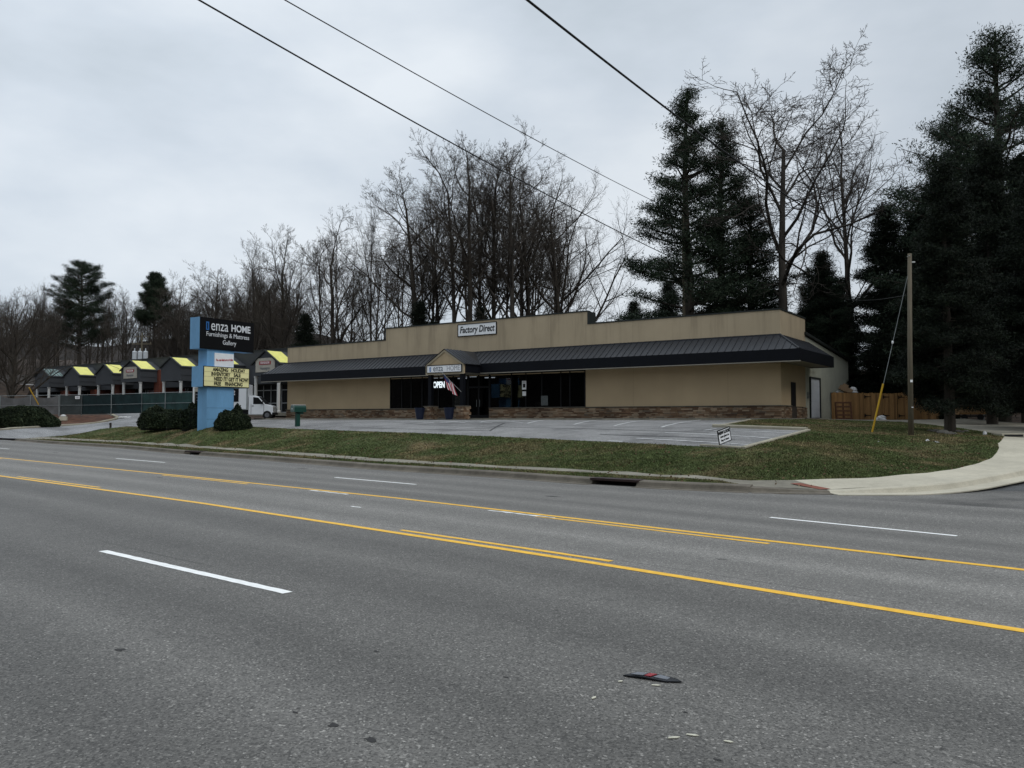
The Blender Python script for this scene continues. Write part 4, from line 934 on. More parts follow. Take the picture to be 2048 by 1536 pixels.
b = MB(); a0 = P(77, 809, 74); a1 = P(58, 775, 73); b.tube([a0 - a0, a1 - a0], .05, 6); o = b.build('guy_guard', m_yguard); o.location = a0; tag(o, 'thin leaning yellow pole rising behind the long hedge', 'pole')

# ------------------------------------------------------------------ plaza building on the left
PR = P(572, 697.5, 80); 
def plx(px, q=0.0):
    """local x on the plaza front line (offset q in front) that projects to px"""
    r = (px - 1024) / F; ux, uy, vx, vy = .8214, -.5704, .5704, .8214
    ox, oy = PR.x - vx * q, PR.y - vy * q
    return (r * oy - ox) / (ux - r * uy)
def Yat(x, q=0.0): return PR.y - .8214 * q - .5704 * x
PZ = 2.2
plaza = thing('strip_mall', (PR.x, PR.y, PZ), RZ, 'long grey strip mall with yellow-sheeted gable porches and white columns', 'building')
def pz(py, x, q=0.0): return 1.7 - PZ + (836 - py) * Yat(x, q) / F
xl = plx(70); xs_ = plx(240)
b = MB(); zt = pz(697.5, 0); zt2 = pz(737, xl)
b.box(xs_, 14, 0, .3, 3.0, zt); b.box(xl, xs_, 0, .3, 3.0, zt2); b.box(xl, 14, .3, 14, 3.0, zt2 - .2); b.box(xl, xl + .3, .3, 14, 0, 3.0); par2 = b.build('parapet', m_grey, plaza)
b = MB(); b.box(xs_ - .05, 14, -.05, .35, zt, zt + .10); b.box(xl - .05, xs_ - .05, -.05, .35, zt2, zt2 + .10); b.build('coping', m_trim, par2)
b = MB(); b.box(xl, 14, 1.5, 1.7, 0, 3.0); b.build('storefront_wall', M('storefront_dark', (.03, .028, .028), .7, .3), plaza)
GP = []
defs = [(68.5, 82.6, 96, 754, 738.5, 774.5, 1), (127.4, 142, 157.3, 752.5, 734.5, 771.8, 0), (190.7, 208.3, 224, 749, 730, 769.2, 0), (240.8, 261, 279.5, 741, 722.3, 764, 0), (320.8, 341, 360.4, 735, 716, 762, 0), (399, 423, 446, 731, 710, 757.5, 0), (504, 529, 557, 729, 702.5, 751, 0)]
Q = 2.6
for i, (l, pk, r, ye, yp, yb2, gl) in enumerate(defs):
    x0, x1, xp = plx(l, Q), plx(r, Q), plx(pk, Q); xp = (x0 + x1) / 2
    xm_ = xp; ze = pz(ye, xm_, Q); zp = pz(yp, xm_, Q); zb = pz(yb2, xm_, Q)
    b = MB(); b.prism([(x0, -Q, zb), (x1, -Q, zb), (x1, -Q, ze), (xp, -Q, zp), (x0, -Q, ze)], (0, .3, 0)); b.box(x0, x0 + .25, -Q + .3, 0, zb, ze); b.box(x1 - .25, x1, -Q + .3, 0, zb, ze); b.box(x0 + .25, x1 - .25, -Q + .3, 0, ze - .3, ze - .1)
    b.box(x1, x1 + .04, -Q + .02, 0, zb + .42 * (ze - zb), zb + .52 * (ze - zb)); b.box(x1, x1 + .05, -Q + .02, 0, ze - .12, ze)
    pc = b.build('porch', m_grey, plaza)
    b = MB(); dx = xp - x0
    for sg in (1,):
        b.prism([(xp, -Q - .1, zp + .03), (x1 + .12, -Q - .1, ze + .0), (x1 + .12, .3, ze), (xp, .3, zp + .03)], (0, 0, .06))
    b.build('roof_slope', m_grey, pc)
    b = MB(); t0_, t1_ = .02, .93; b.prism([(xp + (x1 + .12 - xp) * t_, yy_, zp + .095 + (ze - zp - .03) * t_) for t_, yy_ in ((t0_, -Q + .12), (t1_, -Q + .12), (t1_, -.75), (t0_, -.75))], (0, 0, .02)); b.build('roof_sheeting', m_groof if gl else m_yroof, pc)
    b = MB(); b.prism([(xp, -Q - .1, zp + .03), (x0 - .12, -Q - .1, ze), (x0 - .12, .3, ze), (xp, .3, zp + .03)], (0, 0, .06)); b.build('roof_slope', m_grey, pc)
    b = MB()
    for xe in (x0 - .15, x1 + .15): b.prism([(xe, -Q - .14, ze - .05), (xp, -Q - .14, zp + .02), (xp, -Q - .14, zp + .16), (xe, -Q - .14, ze + .1)], (0, .10, 0))
    if gl:
        for k in range(1, 6): t_ = k / 6; b.tube([(xp + (x1 - xp) * 0, -Q + k * .42, zp + .12), (x1 + .1, -Q + k * .42, ze + .1)], .03, 4)
    b.build('rake_trim', m_trim, pc)
    for xc in (x0 + .28, x1 - .28):
        b = MB(); b.lathe([(.22, 0), (.22, .2), (.17, .25), (.15, zb - .2), (.2, zb - .15), (.2, zb)], 12, (xc, -Q + .22, 0)); b.build('column', m_col, plaza)
    if i in (3, 6):
        zs0 = zb + (ze - zb) * .32; b = MB(); hw = .34 * (x1 - x0) if i == 3 else .36 * (x1 - x0); b.box(xp - hw, xp + hw, -Q - .06, -Q - .0, zs0, zs0 + hw * .95); sg_ = b.build('hanging_sign', m_beige, pc)
        b = MB(); b.box(xp - hw * .6, xp + hw * .6, -Q - .08, -Q - .06, zs0 + hw * .5, zs0 + hw * .74); b.build('badge', M('badge_red', (.30, .02, .025), .5, .1), sg_)
        text('lettering', 'FOUR SEASONS', hw * .22, m_whitef, sg_, (xp, -Q - .085, zs0 + hw * .62), sx=.62); text('lettering', 'Huntington', hw * .28, m_dgl, sg_, (xp, -Q - .065, zs0 + hw * .25), sx=.8)
# brick piers, glazing
for px in (127, 187, 236, 315, 395):
    x = plx(px, .4); b = MB(); b.box(x - .55, x + .55, -.55, 1.5, 0, 3.05 if px < 236 else pz(740, x)); b.build('brick_pier', m_brick, plaza)
x = xl + .5
while x < 12:
    b = MB(); wN = 3.6
    for zq in (.05, 1.0, 2.35): b.box(x, x + wN, 1.42, 1.5, zq, zq + .08)
    for k in range(4): b.box(x + k * wN / 3 - .03, x + k * wN / 3 + .03, 1.40, 1.5, 0, 2.9)
    o = b.build('window', m_mull, plaza); q = MB(); q.box(x + .05, x + wN - .05, 1.46, 1.48, .1, 2.85); q.build('pane', m_black if not (-30 < x < -20) else M('red_pane', (.10, .012, .014), .3, .3), o); x += 4.1
b = MB(); b.box(xl - 2, 14, -Q - .6, 1.5, -.3, .02); b.build('porch_floor', m_walk, plaza)
# dark green house far left
hp = P(40, 806, 118); hp.z = 2.8
hs = thing('small_house', hp, math.radians(-6), 'low dark green house with brown roof and one white-framed window far left', 'house')
zw = 1.7 + (836 - 769) * 118 / F - hp.z; zr = 1.7 + (836 - 752) * 118 / F - hp.z
b = MB(); b.box(-14, 2.4, 0, 8, -.5, zw); b.build('wall', M('house_green', (.022, .035, .035), .8, .1), hs)
b = MB(); b.add([(-14.4, -.5, zw), (2.9, -.5, zw), (2.9, 8.5, zw), (-14.4, 8.5, zw), (-14.4, 4, zr + .4), (2.2, 4, zr + .4)], [(0, 1, 5, 4), (2, 3, 4, 5), (1, 2, 5), (3, 0, 4), (0, 3, 2, 1)]); rf_ = b.build('roof', M('shingle', (.075, .065, .058), .9, .2, 3), hs)
b = MB(); b.box(-14.45, 2.95, -.56, -.46, zw - .18, zw + .02); b.build('gutter', m_whitef, rf_)
b = MB(); b.box(-1.55, 0, -.05, 0, zw - 1.75, zw - .4); wn = b.build('window', m_whitef, hs); b = MB(); b.box(-1.40, -.82, -.07, -.05, zw - 1.62, zw - .53); b.box(-.74, -.15, -.07, -.05, zw - 1.62, zw - .53); b.build('pane', m_black, wn)
b = MB(); b.box(-14.2, 2.6, -.1, 0, -1.2, .25); b.build('foundation', m_conc, hs)
# pole transformers behind the strip mall
tp = P(281, 720, 108); tp.z = h1(tp.x, tp.y)
tr = thing('transformer_pole', tp, 0, 'utility pole with three pale transformer cans rising behind the strip mall', 'utility pole'); zc = 1.7 + (836 - 703) * 108 / F - tp.z
b = MB(); b.tube([(0, .3, -1), (0, .3, zc + 2.6)], [.17, .12], 8); b.build('pole', m_pole, tr)
for dx in (-.95, 0, .95):
    b = MB(); b.lathe([(.27, -.75), (.3, -.7), (.3, .3), (.2, .42), (.07, .44), (.06, .75), (.02, .8)], 12, (dx * .78, -.15, zc - .35)); b.build('transformer_can', M('can_grey', (.55, .58, .6), .4, .1), tr)
b = MB(); b.box(-1.3, 1.3, .2, .32, zc + 1.0, zc + 1.12); b.box(-1.0, 1.0, .2, .32, zc + 2.0, zc + 2.1)
for dx in (-1.2, -.6, .6, 1.2): b.lathe([(.05, 0), (.07, .1), (.04, .22)], 6, (dx, .26, zc + 1.12))
b.build('crossarm', m_pole, tr)

# ------------------------------------------------------------------ box truck
tk = P(529, 838.5, 68); tk.z = h1(tk.x, tk.y)
YT = 68
trk = thing('box_truck', tk, math.radians(6), 'white box truck parked nose right behind the pylon sign', 'truck'); s_ = .85; trk.scale = (.94,) * 3
def tpt(x, z): return (x * s_, 0, z * s_)
b = MB(); b.prism([(-1.45 * s_, -.95, .42), (1.02 * s_, -.95, .42), (1.10 * s_, -.95, .62), (1.05 * s_, -.95, 1.18), (.25 * s_, -.95, 1.36), (-.42 * s_, -.95, 2.02), (-.95 * s_, -.95, 2.12), (-1.45 * s_, -.95, 2.1)], (0, 1.9, 0)); body = b.build('cab', m_truck, trk, bevel=.05)
b = MB(); b.prism([(-.95 * s_, -.965, 1.36), (.12 * s_, -.965, 1.36), (-.42 * s_, -.965, 1.93), (-.95 * s_, -.965, 1.98)], (0, .012, 0)); b.build('side_window', m_black, body)
b = MB(); b.prism([(.27 * s_, -.84, 1.37), (-.40 * s_, -.84, 2.0), (-.37 * s_, -.84, 2.02), (.30 * s_, -.84, 1.38)], (0, 1.68, 0)); b.build('windshield', m_black, body)
b = MB(); b.box(1.0 * s_, 1.16 * s_, -.97, .97, .40, .62); b.build('bumper', m_alu, trk)
b = MB(); b.box(1.02 * s_, 1.13 * s_, -.9, -.62, .8, 1.0); b.build('headlight', m_galv, body); b = MB(); b.box(1.02 * s_, 1.13 * s_, .62, .9, .8, 1.0); b.build('headlight', m_galv, body)
b = MB(); b.box(.0, .06, -1.2, -.97, 1.35, 1.62); b.build('mirror', m_alu, body)
b = MB(); b.box(-1.0, -.98, -.972, -.95, .5, 1.36); b.box(.1, .12, -.972, -.95, .5, 1.36); b.box(-.92, -.76, -.985, -.95, 1.18, 1.22); b.build('door_seam', m_alu, body)
zbx = (1.7 + (836 - 769.5) * YT / F - tk.z) / .94
b = MB(); b.box(-6.0, -1.5 * s_, -1.05, 1.05, .85, zbx); bx_ = b.build('cargo_box', m_truck, trk, bevel=.04)
b = MB(); b.box(-6.0, -1.5 * s_ - .02, -1.075, -1.05, .85, .93); b.box(-6.0, -1.5 * s_ - .02, -1.075, -1.05, zbx - .08, zbx); b.box(-1.5 * s_ - .1, -1.5 * s_, -1.08, -1.05, .93, zbx - .08); b.build('box_rail', m_galv, bx_)
zs1 = (1.7 + (836 - 778) * YT / F - tk.z) / .94; zs0 = (1.7 + (836 - 804) * YT / F - tk.z) / .94
b = MB(); b.box(-5.6, -2.05, -1.09, -1.076, zs0, zs1); q = b.build('side_panel', m_black, bx_)
text('lettering', 'enza HOME', .52, m_letter, q, (-2.35, -1.095, zs1 - .42), align='RIGHT', bold=.01, sx=.9); text('lettering', 'Furnishings & Bedding', .22, m_letter, q, (-2.45, -1.095, zs1 - .78), align='RIGHT')
b = MB(); b.box(-5.9, -1.2, -.8, .8, .45, .84); b.build('chassis', m_alu, trk)
for x in (0.48 * s_, -4.6):
    for sg in (-1, 1):
        b = MB(); 
        pr = [(.20, -.13), (.36, -.12), (.39, -.08), (.39, .08), (.36, .12), (.20, .13)]
        for r_, y_ in pr:
            for j in range(20): w_ = 2 * math.pi * j / 20; b.v.append((x + r_ * math.cos(w_), sg * .86 + y_, .39 + r_ * math.sin(w_)))
        for i in range(5):
            for j in range(20): b.f.append((i * 20 + j, i * 20 + (j + 1) % 20, (i + 1) * 20 + (j + 1) % 20, (i + 1) * 20 + j))
        b.f.append(tuple(range(20))); b.f.append(tuple(range(100, 120)))
        wh = b.build('wheel', m_tyre, trk); b = MB(); b.tube([(x, sg * .86 - .14, .39), (x, sg * .86 + .14, .39)], .20, 14); b.build('rim', m_rim, wh)

# ------------------------------------------------------------------ right side: cedar fence, pallet, pole
def plank_fence(a, c, zb_, zt_, o, mm=m_fence, wd=.14, rag=.03):
    a = Vector(a); c = Vector(c); t = (c - a).normalized(); L_ = (c - a).length; n = Vector((-t.y, t.x, 0)); b = MB(); x = 0
    while x < L_ - .02:
        w_ = min(wd - .012, L_ - x); y0 = random.uniform(0, .012); zt1 = zt_ + random.uniform(-rag, rag)
        p = [a + t * x + n * y0, a + t * (x + w_) + n * y0]; q0, q1 = p[0].copy(), p[1].copy()
        b.prism([Vector((q0.x, q0.y, zb_)), Vector((q1.x, q1.y, zb_)), Vector((q1.x, q1.y, zt1 - .03)), Vector((q1.x - t.x * .03, q1.y - t.y * .03, zt1)), Vector((q0.x + t.x * .03, q0.y + t.y * .03, zt1)), Vector((q0.x, q0.y, zt1 - .03))], n * .02); x += wd
    return b
fa = P(1664, 836, 50.5); fb = P(1728, 838, 51.5); fc_ = P(1795, 840, 52); fd = P(1862, 842, 52.5); fe = P(1884, 840, 56)
fo = thing('cedar_fence', fa, 0, 'orange-brown cedar plank fence with two closed gates beside the metal shed', 'fence')
zt_ = lambda p, py: 1.7 + (836 - py) * p.y / F - fa.z
def rel(p): return Vector((p.x - fa.x, p.y - fa.y, 0))
for nm_, a, c, py in (('fence_panel', fa, fb, 785), ('gate', fb + (fc_ - fb) * .01, fb.lerp(fc_, .55), 786), ('gate', fb.lerp(fc_, .56), fc_, 786.5), ('fence_panel', fc_ + Vector((.05, 0, 0)), fd, 785.5), ('fence_panel', fd, fe, 787)):
    g_ = plank_fence(rel(a), rel(c), min(h1(a.x, a.y), h1(c.x, c.y)) - fa.z - .05, zt_(a, py), fo).build(nm_, m_fence, fo)
    if nm_ == 'gate' or c is fd:
        for zz in (.25, 1.45):
            b = MB(); q = rel(a) + Vector((0, -.05, zz + h1(a.x, a.y) - fa.z)); b.prism([q + Vector((0, 0, -.10)), q + Vector((.06, 0, -.10)), q + Vector((.06, 0, -.03)), q + Vector((.42, 0, -.005)), q + Vector((.42, 0, .03)), q + Vector((.06, 0, .06)), q + Vector((.06, 0, .12)), q + Vector((0, 0, .12))], (0, -.02, 0)); b.build('hinge', m_black, g_)
pl = P(1689, 836, 49.6); pl.z = h1(pl.x, pl.y); o = thing('wood_pallet', pl, math.radians(-3), 'brown wooden pallet leaning upright against the cedar fence', 'pallet', rx=math.radians(-10))
for zz in (.0, .22, .48, .74, 1.0): b = MB(); b.box(-.5, .5, -.03, 0, zz, zz + .1); b.build('deck_board', m_pal, o)
for x in (-.5, -.04, .42): b = MB(); b.box(x, x + .08, .0, .09, 0, 1.1); b.build('stringer', m_pal, o)
# clear rubbish bag
def lump(name, p, rx, ry, hh, m, lab, cat, seed, grp=None, n=10):
    r = random.Random(seed); b = MB(); rows = 6; b.v.append((0, 0, hh))
    for i in range(1, rows + 1):
        a = math.pi / 2 * i / rows
        for j in range(n): w_ = 2 * math.pi * j / n; k = 1 + r.uniform(-.22, .22); b.v.append((rx * math.sin(a) * math.cos(w_) * k, ry * math.sin(a) * math.sin(w_) * k, hh * math.cos(a) * (1 + r.uniform(-.15, .15)) - .02))
    for j in range(n): b.f.append((0, 1 + j, 1 + (j + 1) % n))
    for i in range(rows - 1):
        for j in range(n): b.f.append((1 + i * n + j, 1 + (i + 1) * n + j, 1 + (i + 1) * n + (j + 1) % n, 1 + i * n + (j + 1) % n))
    o = b.build(name, m); o.location = p; o.rotation_euler = (0, 0, r.uniform(0, 3)); return tag(o, lab, cat, grp)
p = P(1763, 841, 50); p.z = h1(p.x, p.y); lump('rubbish_bag', p, .34, .3, .28, m_bag, 'translucent white rubbish bag lying at the foot of the cedar gates', 'bag', 3)
# dumpster behind fence with cardboard and white bag sticking out
dp = P(1695, 836, 54.5); dp.z = 1.55; o = thing('dumpster', dp, math.radians(-6), 'dark dumpster mostly hidden behind the cedar fence', 'dumpster'); ht = 1.7 + (836 - 785.5) * 54.5 / F - dp.z
b = MB(); b.prism([(-1.0, -.6, .1), (1.0, -.6, .1), (1.15, -.6, ht), (-1.15, -.6, ht)], (0, 1.2, 0)); b.build('bin', m_alu, o)
b = MB(); b.box(-1.25, 1.25, -.7, -.6, ht - .2, ht - .1); b.build('lip', m_alu, o)
cpos = P(1691, 779, 54.4); o = thing('cardboard_box', cpos, math.radians(-6), 'tan flattened cardboard box poking above the left end of the fence', 'box', ry=math.radians(28)); b = MB(); b.box(-.38, .38, -.3, .3, -.16, .16); b.build('carton', m_card, o); b = MB(); b.box(-.38, .0, -.32, -.302, -.2, .28); b.build('flap', m_card, o)
p = P(1706, 785, 54.4); lump('white_bag', p, .32, .3, .38, m_bag, 'crumpled white bag piled beside the cardboard above the fence', 'bag', 8)
p = P(1675, 785, 54.4); lump('white_bag', p, .10, .1, .13, m_bag, 'tiny white scrap showing above the fence left of the cardboard', 'bag', 9)
# plywood trailer box and chain link gate frame
tp_ = P(1937, 843, 50); tp_.z = h1(tp_.x, tp_.y); o = thing('plywood_cart', tp_, math.radians(-5), 'low plywood-sided utility trailer standing right of the big conifer trunk', 'trailer')
b = MB(); b.box(-.75, .78, -.5, .5, .35, .80); b.build('plywood_box', m_ply, o); b = MB(); b.box(-.80, .82, -.56, -.5, .38, .45); b.box(-.80, .82, -.56, -.5, .76, .80); b.build('rail', m_fence, o)
b = MB(); b.box(-.6, .9, -.45, .45, .2, .3); b.build('axle_frame', m_alu, o)
for x in (-.45, .5): b = MB(); b.tube([(x, -.52, .18), (x, -.42, .18)], .18, 14); b.build('wheel', m_tyre, o)
gp = P(1968, 843, 51); gp.z = h1(gp.x, gp.y); o = thing('chain_link_gate', gp, 0, 'grey pipe gate frame of chain link at the drive end', 'gate'); 
for x in (.0, .26): b = MB(); b.tube([(x, 0, -.1), (x, 0, 1.75)], .035, 6); b.build('post', m_galv, o)
b = MB(); b.tube([(-1.4, .1, 1.15), (0.0, 0, 1.15)], .022, 5); b.tube([(-1.4, .1, 1.1), (-1.4, .1, .1)], .02, 5); b.build('rail', m_galv, o)
# utility pole with guy
up = ground(1822, 871); topz = 1.7 + (836 - 505) * up.y / F
po = thing('utility_pole', up, 0, 'tall weathered grey wooden utility pole standing in the grass', 'utility pole')
lean = .0022 * up.y
b = MB(); b.tube([(0, 0, -.3), (.03, 0, (topz - up.z) * .5), (.10, 0, topz - up.z)], [.105, .09, .075], 12); b.build('pole', m_pole, po, True)
b = MB(); b.box(-.02, .05, -.14, -.125, 1.10, 1.13); b.box(-.045, .045, -.135, -.12, 2.1, 2.2); b.build('tag', m_whitef, po)
b = MB(); b.tube([(.1, 0, topz - up.z - .35), (.3, 0, topz - up.z - .35)], .03, 6); b.tube([(.05, -.1, topz - up.z - .1), (.05, .1, topz - up.z - .1)], .02, 6); b.build('bracket', m_galv, po)
an = ground(1744, 865)
gu = thing('guy_wire', an, 0, 'slanting guy wire with bright yellow plastic guard staying the grey pole', 'guy wire'); tpn = Vector((up.x + .1, up.y, topz - .5)) - an; L_ = tpn.length
b = MB(); b.tube([Vector((0, 0, -.1)), tpn], .012, 5); b.build('wire', m_galv, gu)
gl_ = .33; 
b = MB(); g1 = P(1769.5, 768, an.y * .72 + up.y * .28) - an; g1 = tpn.normalized() * 2.05; b.tube([Vector((0, 0, .0)), g1], .038, 8); b.build('guard', m_yguard, gu)
b = MB(); b.lathe([(.03, -.06), (.045, 0), (.03, .06)], 8, tuple(tpn * .55)); b.build('insulator', m_whitef, gu)
# rocks at the conifer and litter
tb = ground(1893, 862)
for k, (px, py, r_, lab) in enumerate(((1872, 864, .22, 'flat grey rock at the left foot of the big conifer'), (1886, 866, .26, 'largest pale rock in front of the conifer trunk'), (1902, 868, .2, 'low rock right of the largest one under the conifer'), (1917, 865, .22, 'dark rock at the right foot of the conifer'), (1931, 863, .15, 'small outlying rock right of the conifer'), (1861, 862, .14, 'small outlying rock left of the conifer'), (1894, 861, .2, 'rock wedged against the conifer trunk'))):
    lump('rock', ground(px, py), r_ * 1.2, r_, r_ * .55, m_rock, lab, 'rock', 40 + k, 'rocks round the conifer trunk', 8)
lump('ball', ground(1970, 870), .085, .085, .17, m_bag, 'white round ball of litter in the grass near the pale pavement', 'litter', 50)
lump('litter', ground(1855, 882), .08, .07, .08, m_bag, 'small pale crumpled litter below the conifer', 'litter', 51)
lump('litter', ground(1871, 884), .22, .06, .04, m_bag, 'flat torn strip of pale litter right of the crumpled one', 'litter', 52)
lump('litter', ground(1757, 884), .04, .04, .04, m_bag, 'tiny white speck of litter below the yellow guard', 'litter', 53)
lump('litter', ground(852, 942), .07, .05, .05, m_bag, 'small white paper litter lying on the kerb', 'litter', 54)
lump('litter', ground(1490, 981), .05, .04, .04, m_bag, 'white scrap on the dropped kerb', 'litter', 55)
# kerbside catch basin at the right
cbp = ground(2020, 873); cbp.z += .0; o = thing('catch_basin', cbp, math.radians(2), 'concrete catch basin with dark slot opening beside the concrete drive', 'drain')
b = MB(); b.box(-.45, .75, -.2, .5, -.1, .12); b.build('lid', m_conc_new, o); b = MB(); b.box(-.36, .40, -.21, -.2, .0, .085); b.build('slot', m_dark, o)
# flattened reflector debris on the near lane
dp = G(1303, 1357); o = thing('road_debris', dp, math.radians(-24), 'flattened strip of black, grey and red plastic lying on the near lane', 'debris')
b = MB(); b.prism([(-.18, -.04, .004), (-.04, -.045, .012), (.10, -.05, .004), (.20, -.012, .004), (.16, .03, .004), (.02, .05, .012), (-.12, .045, .004)], (0, 0, .008)); b.build('base', m_rubber, o)
b = MB(); b.prism([(-.13, -.025, .018), (-.05, -.028, .021), (-.03, .028, .021), (-.10, .028, .018)], (0, 0, .004)); b.build('reflector', M('grey_lens', (.16, .17, .19), .3, .2, 20), o)
b = MB(); b.prism([(-.04, -.028, .021), (.0, -.03, .021), (.03, .03, .021), (-.02, .03, .021)], (0, 0, .004)); b.build('reflector', M('red_lens', (.30, .02, .03), .3, .2, 20), o)
b = MB(); b.prism([(.02, -.03, .02), (.11, -.03, .014), (.12, .015, .014), (.05, .03, .02)], (0, 0, .004)); b.build('reflector', M('grey_lens', (.2, .2, .2)), o)
for k, (px, py, l, lab) in enumerate(((1312, 1372, .06, 'yellowish chip just below the flattened debris'), (1241, 1364, .035, 'tiny pale chip left of the flattened debris'), (1188, 1397, .05, 'pale chip on the near lane left of centre'), (1348, 1477, .07, 'long cream chip in the lower right lane'), (1385, 1472, .07, 'thin cream sliver right of the long chip'), (1457, 1485, .05, 'broken cream chip rightmost on the near lane'))):
    b = MB(); r = random.Random(k); b.prism([(-l / 2, -.006, .004), (l * .2, -.008, .004), (l / 2, .004, .004), (l * .1, .010, .004), (-l * .4, .005, .004)], (0, 0, .004)); o = b.build('plastic_chip', M('cream_chip', (.62, .60, .48), .6, .1)); o.location = G(px, py); o.rotation_euler = (0, 0, (-.2, .3, .8, .1, -.35, -.5)[k]); tag(o, lab, 'litter', 'plastic chips on the near lane')

# ------------------------------------------------------------------ trees
class Tubes:
    def __init__(s): s.V = []; s.F = []; s.k = 0
    def tube(s, pts, rad, n):
        pts = np.asarray(pts); m = len(pts); t = np.gradient(pts, axis=0); t /= np.linalg.norm(t, axis=1)[:, None] + 1e-9
        up = np.array([.31, .17, .93]) if abs(t[0, 2]) < .8 else np.array([.9, .3, .1])
        a = np.cross(t, up); a /= np.linalg.norm(a, axis=1)[:, None]; b = np.cross(t, a); w_ = np.linspace(0, 2 * np.pi, n, endpoint=False)
        ring = pts[:, None, :] + (a[:, None, :] * np.cos(w_)[None, :, None] + b[:, None, :] * np.sin(w_)[None, :, None]) * np.asarray(rad)[:, None, None]
        s.V.append(ring.reshape(-1, 3)); i = np.arange(m - 1)[:, None] * n; j = np.arange(n)[None, :]
        q = np.stack([i + j, i + (j + 1) % n, i + n + (j + 1) % n, i + n + j], -1).reshape(-1, 4) + s.k
        s.F.append(q); s.k += m * n
    def mesh(s, name, m):
        me_o = np_mesh(name, np.concatenate(s.V), np.concatenate(s.F), m, None, True); me = me_o.data; bpy.data.objects.remove(me_o); return me
def bare_tree(seed, spread=.5, trunk_h=.35, levels=5, kids=(9, 7, 6, 5, 4), r0=.28, wig=.16, up=.25, fork=0, ll=(.42, .42, .45, .5, .55), mats_=None, twig_r=.0038, start=.35):
    """unit tree 10 m tall"""
    r = np.random.default_rng(seed); T1, T2 = Tubes(), Tubes()
    def grow(p, d, L_, rad, lv):
        n = max(3, int(5 if lv < 2 else 4 if lv < 4 else 3)); pts = [p]; q = p.copy(); dd = d.copy()
        for i in range(n):
            dd = dd + r.normal(size=3) * wig * (1.0 if lv else .14) + np.array([0, 0, up * (.35 if lv else .1)]); dd /= np.linalg.norm(dd); q = q + dd * L_ / n; pts.append(q.copy())
        tip = .30 if lv == 0 else .35
        rd = np.linspace(rad, max(rad * tip, twig_r * .7), n + 1)
        (T1 if lv <= 1 else T2).tube(pts, rd, 8 if lv == 0 else 5 if lv < 3 else 3)
        if lv >= levels: return
        K = kids[min(lv, len(kids) - 1)]; K = max(2, int(K * r.uniform(.8, 1.25)))
        pa = np.array(pts); sg = r.uniform(0, 6.28)
        for k in range(K):
            u = (start if lv == 0 else .18) + (1 - (start if lv == 0 else .18)) * ((k + r.uniform(.1, .9)) / K)
            if k == K - 1: u = 1.0
            x = u * n; i = min(int(x), n - 1); f = x - i; base = pa[i] * (1 - f) + pa[i + 1] * f; tv = pa[i + 1] - pa[i]; tv /= np.linalg.norm(tv)
            sg += 2.4 + r.normal() * .4; h = np.array([math.cos(sg), math.sin(sg), 0]); h = h - tv * (h @ tv); h /= np.linalg.norm(h)
            ang = spread * (1.25 - .5 * u if lv == 0 else 1.0) * r.uniform(.75, 1.25) * (.5 if u == 1.0 else 1)
            d2 = tv * math.cos(ang) + h * math.sin(ang); rr = rad + (rd[-1] - rad) * u
            Ln = L_ * ll[min(lv, len(ll) - 1)] * (1.15 - .45 * u if lv else 1.2 - .65 * max(0, (u - start) / (1 - start)) ) * r.uniform(.75, 1.2)
            grow(base, d2, Ln, max(rr * ((.58 if lv < 2 else .50) if u < 1 else .85), twig_r), lv + 1)
    grow(np.zeros(3), np.array([r.normal() * .03, r.normal() * .03, 1.0]), 10 * (1 - .1), r0, 0)
    for T in (T1, T2):
        pass
    zmax = max(np.concatenate(T2.V)[:, 2].max(), 1); 
    for T in (T1, T2): T.V = [v * (10 / zmax) for v in T.V]
    ma = mats_ or (m_bark, m_twig)
    return [('trunk', T1.mesh('trunk', ma[0])), ('crown', T2.mesh('crown', ma[1]))]
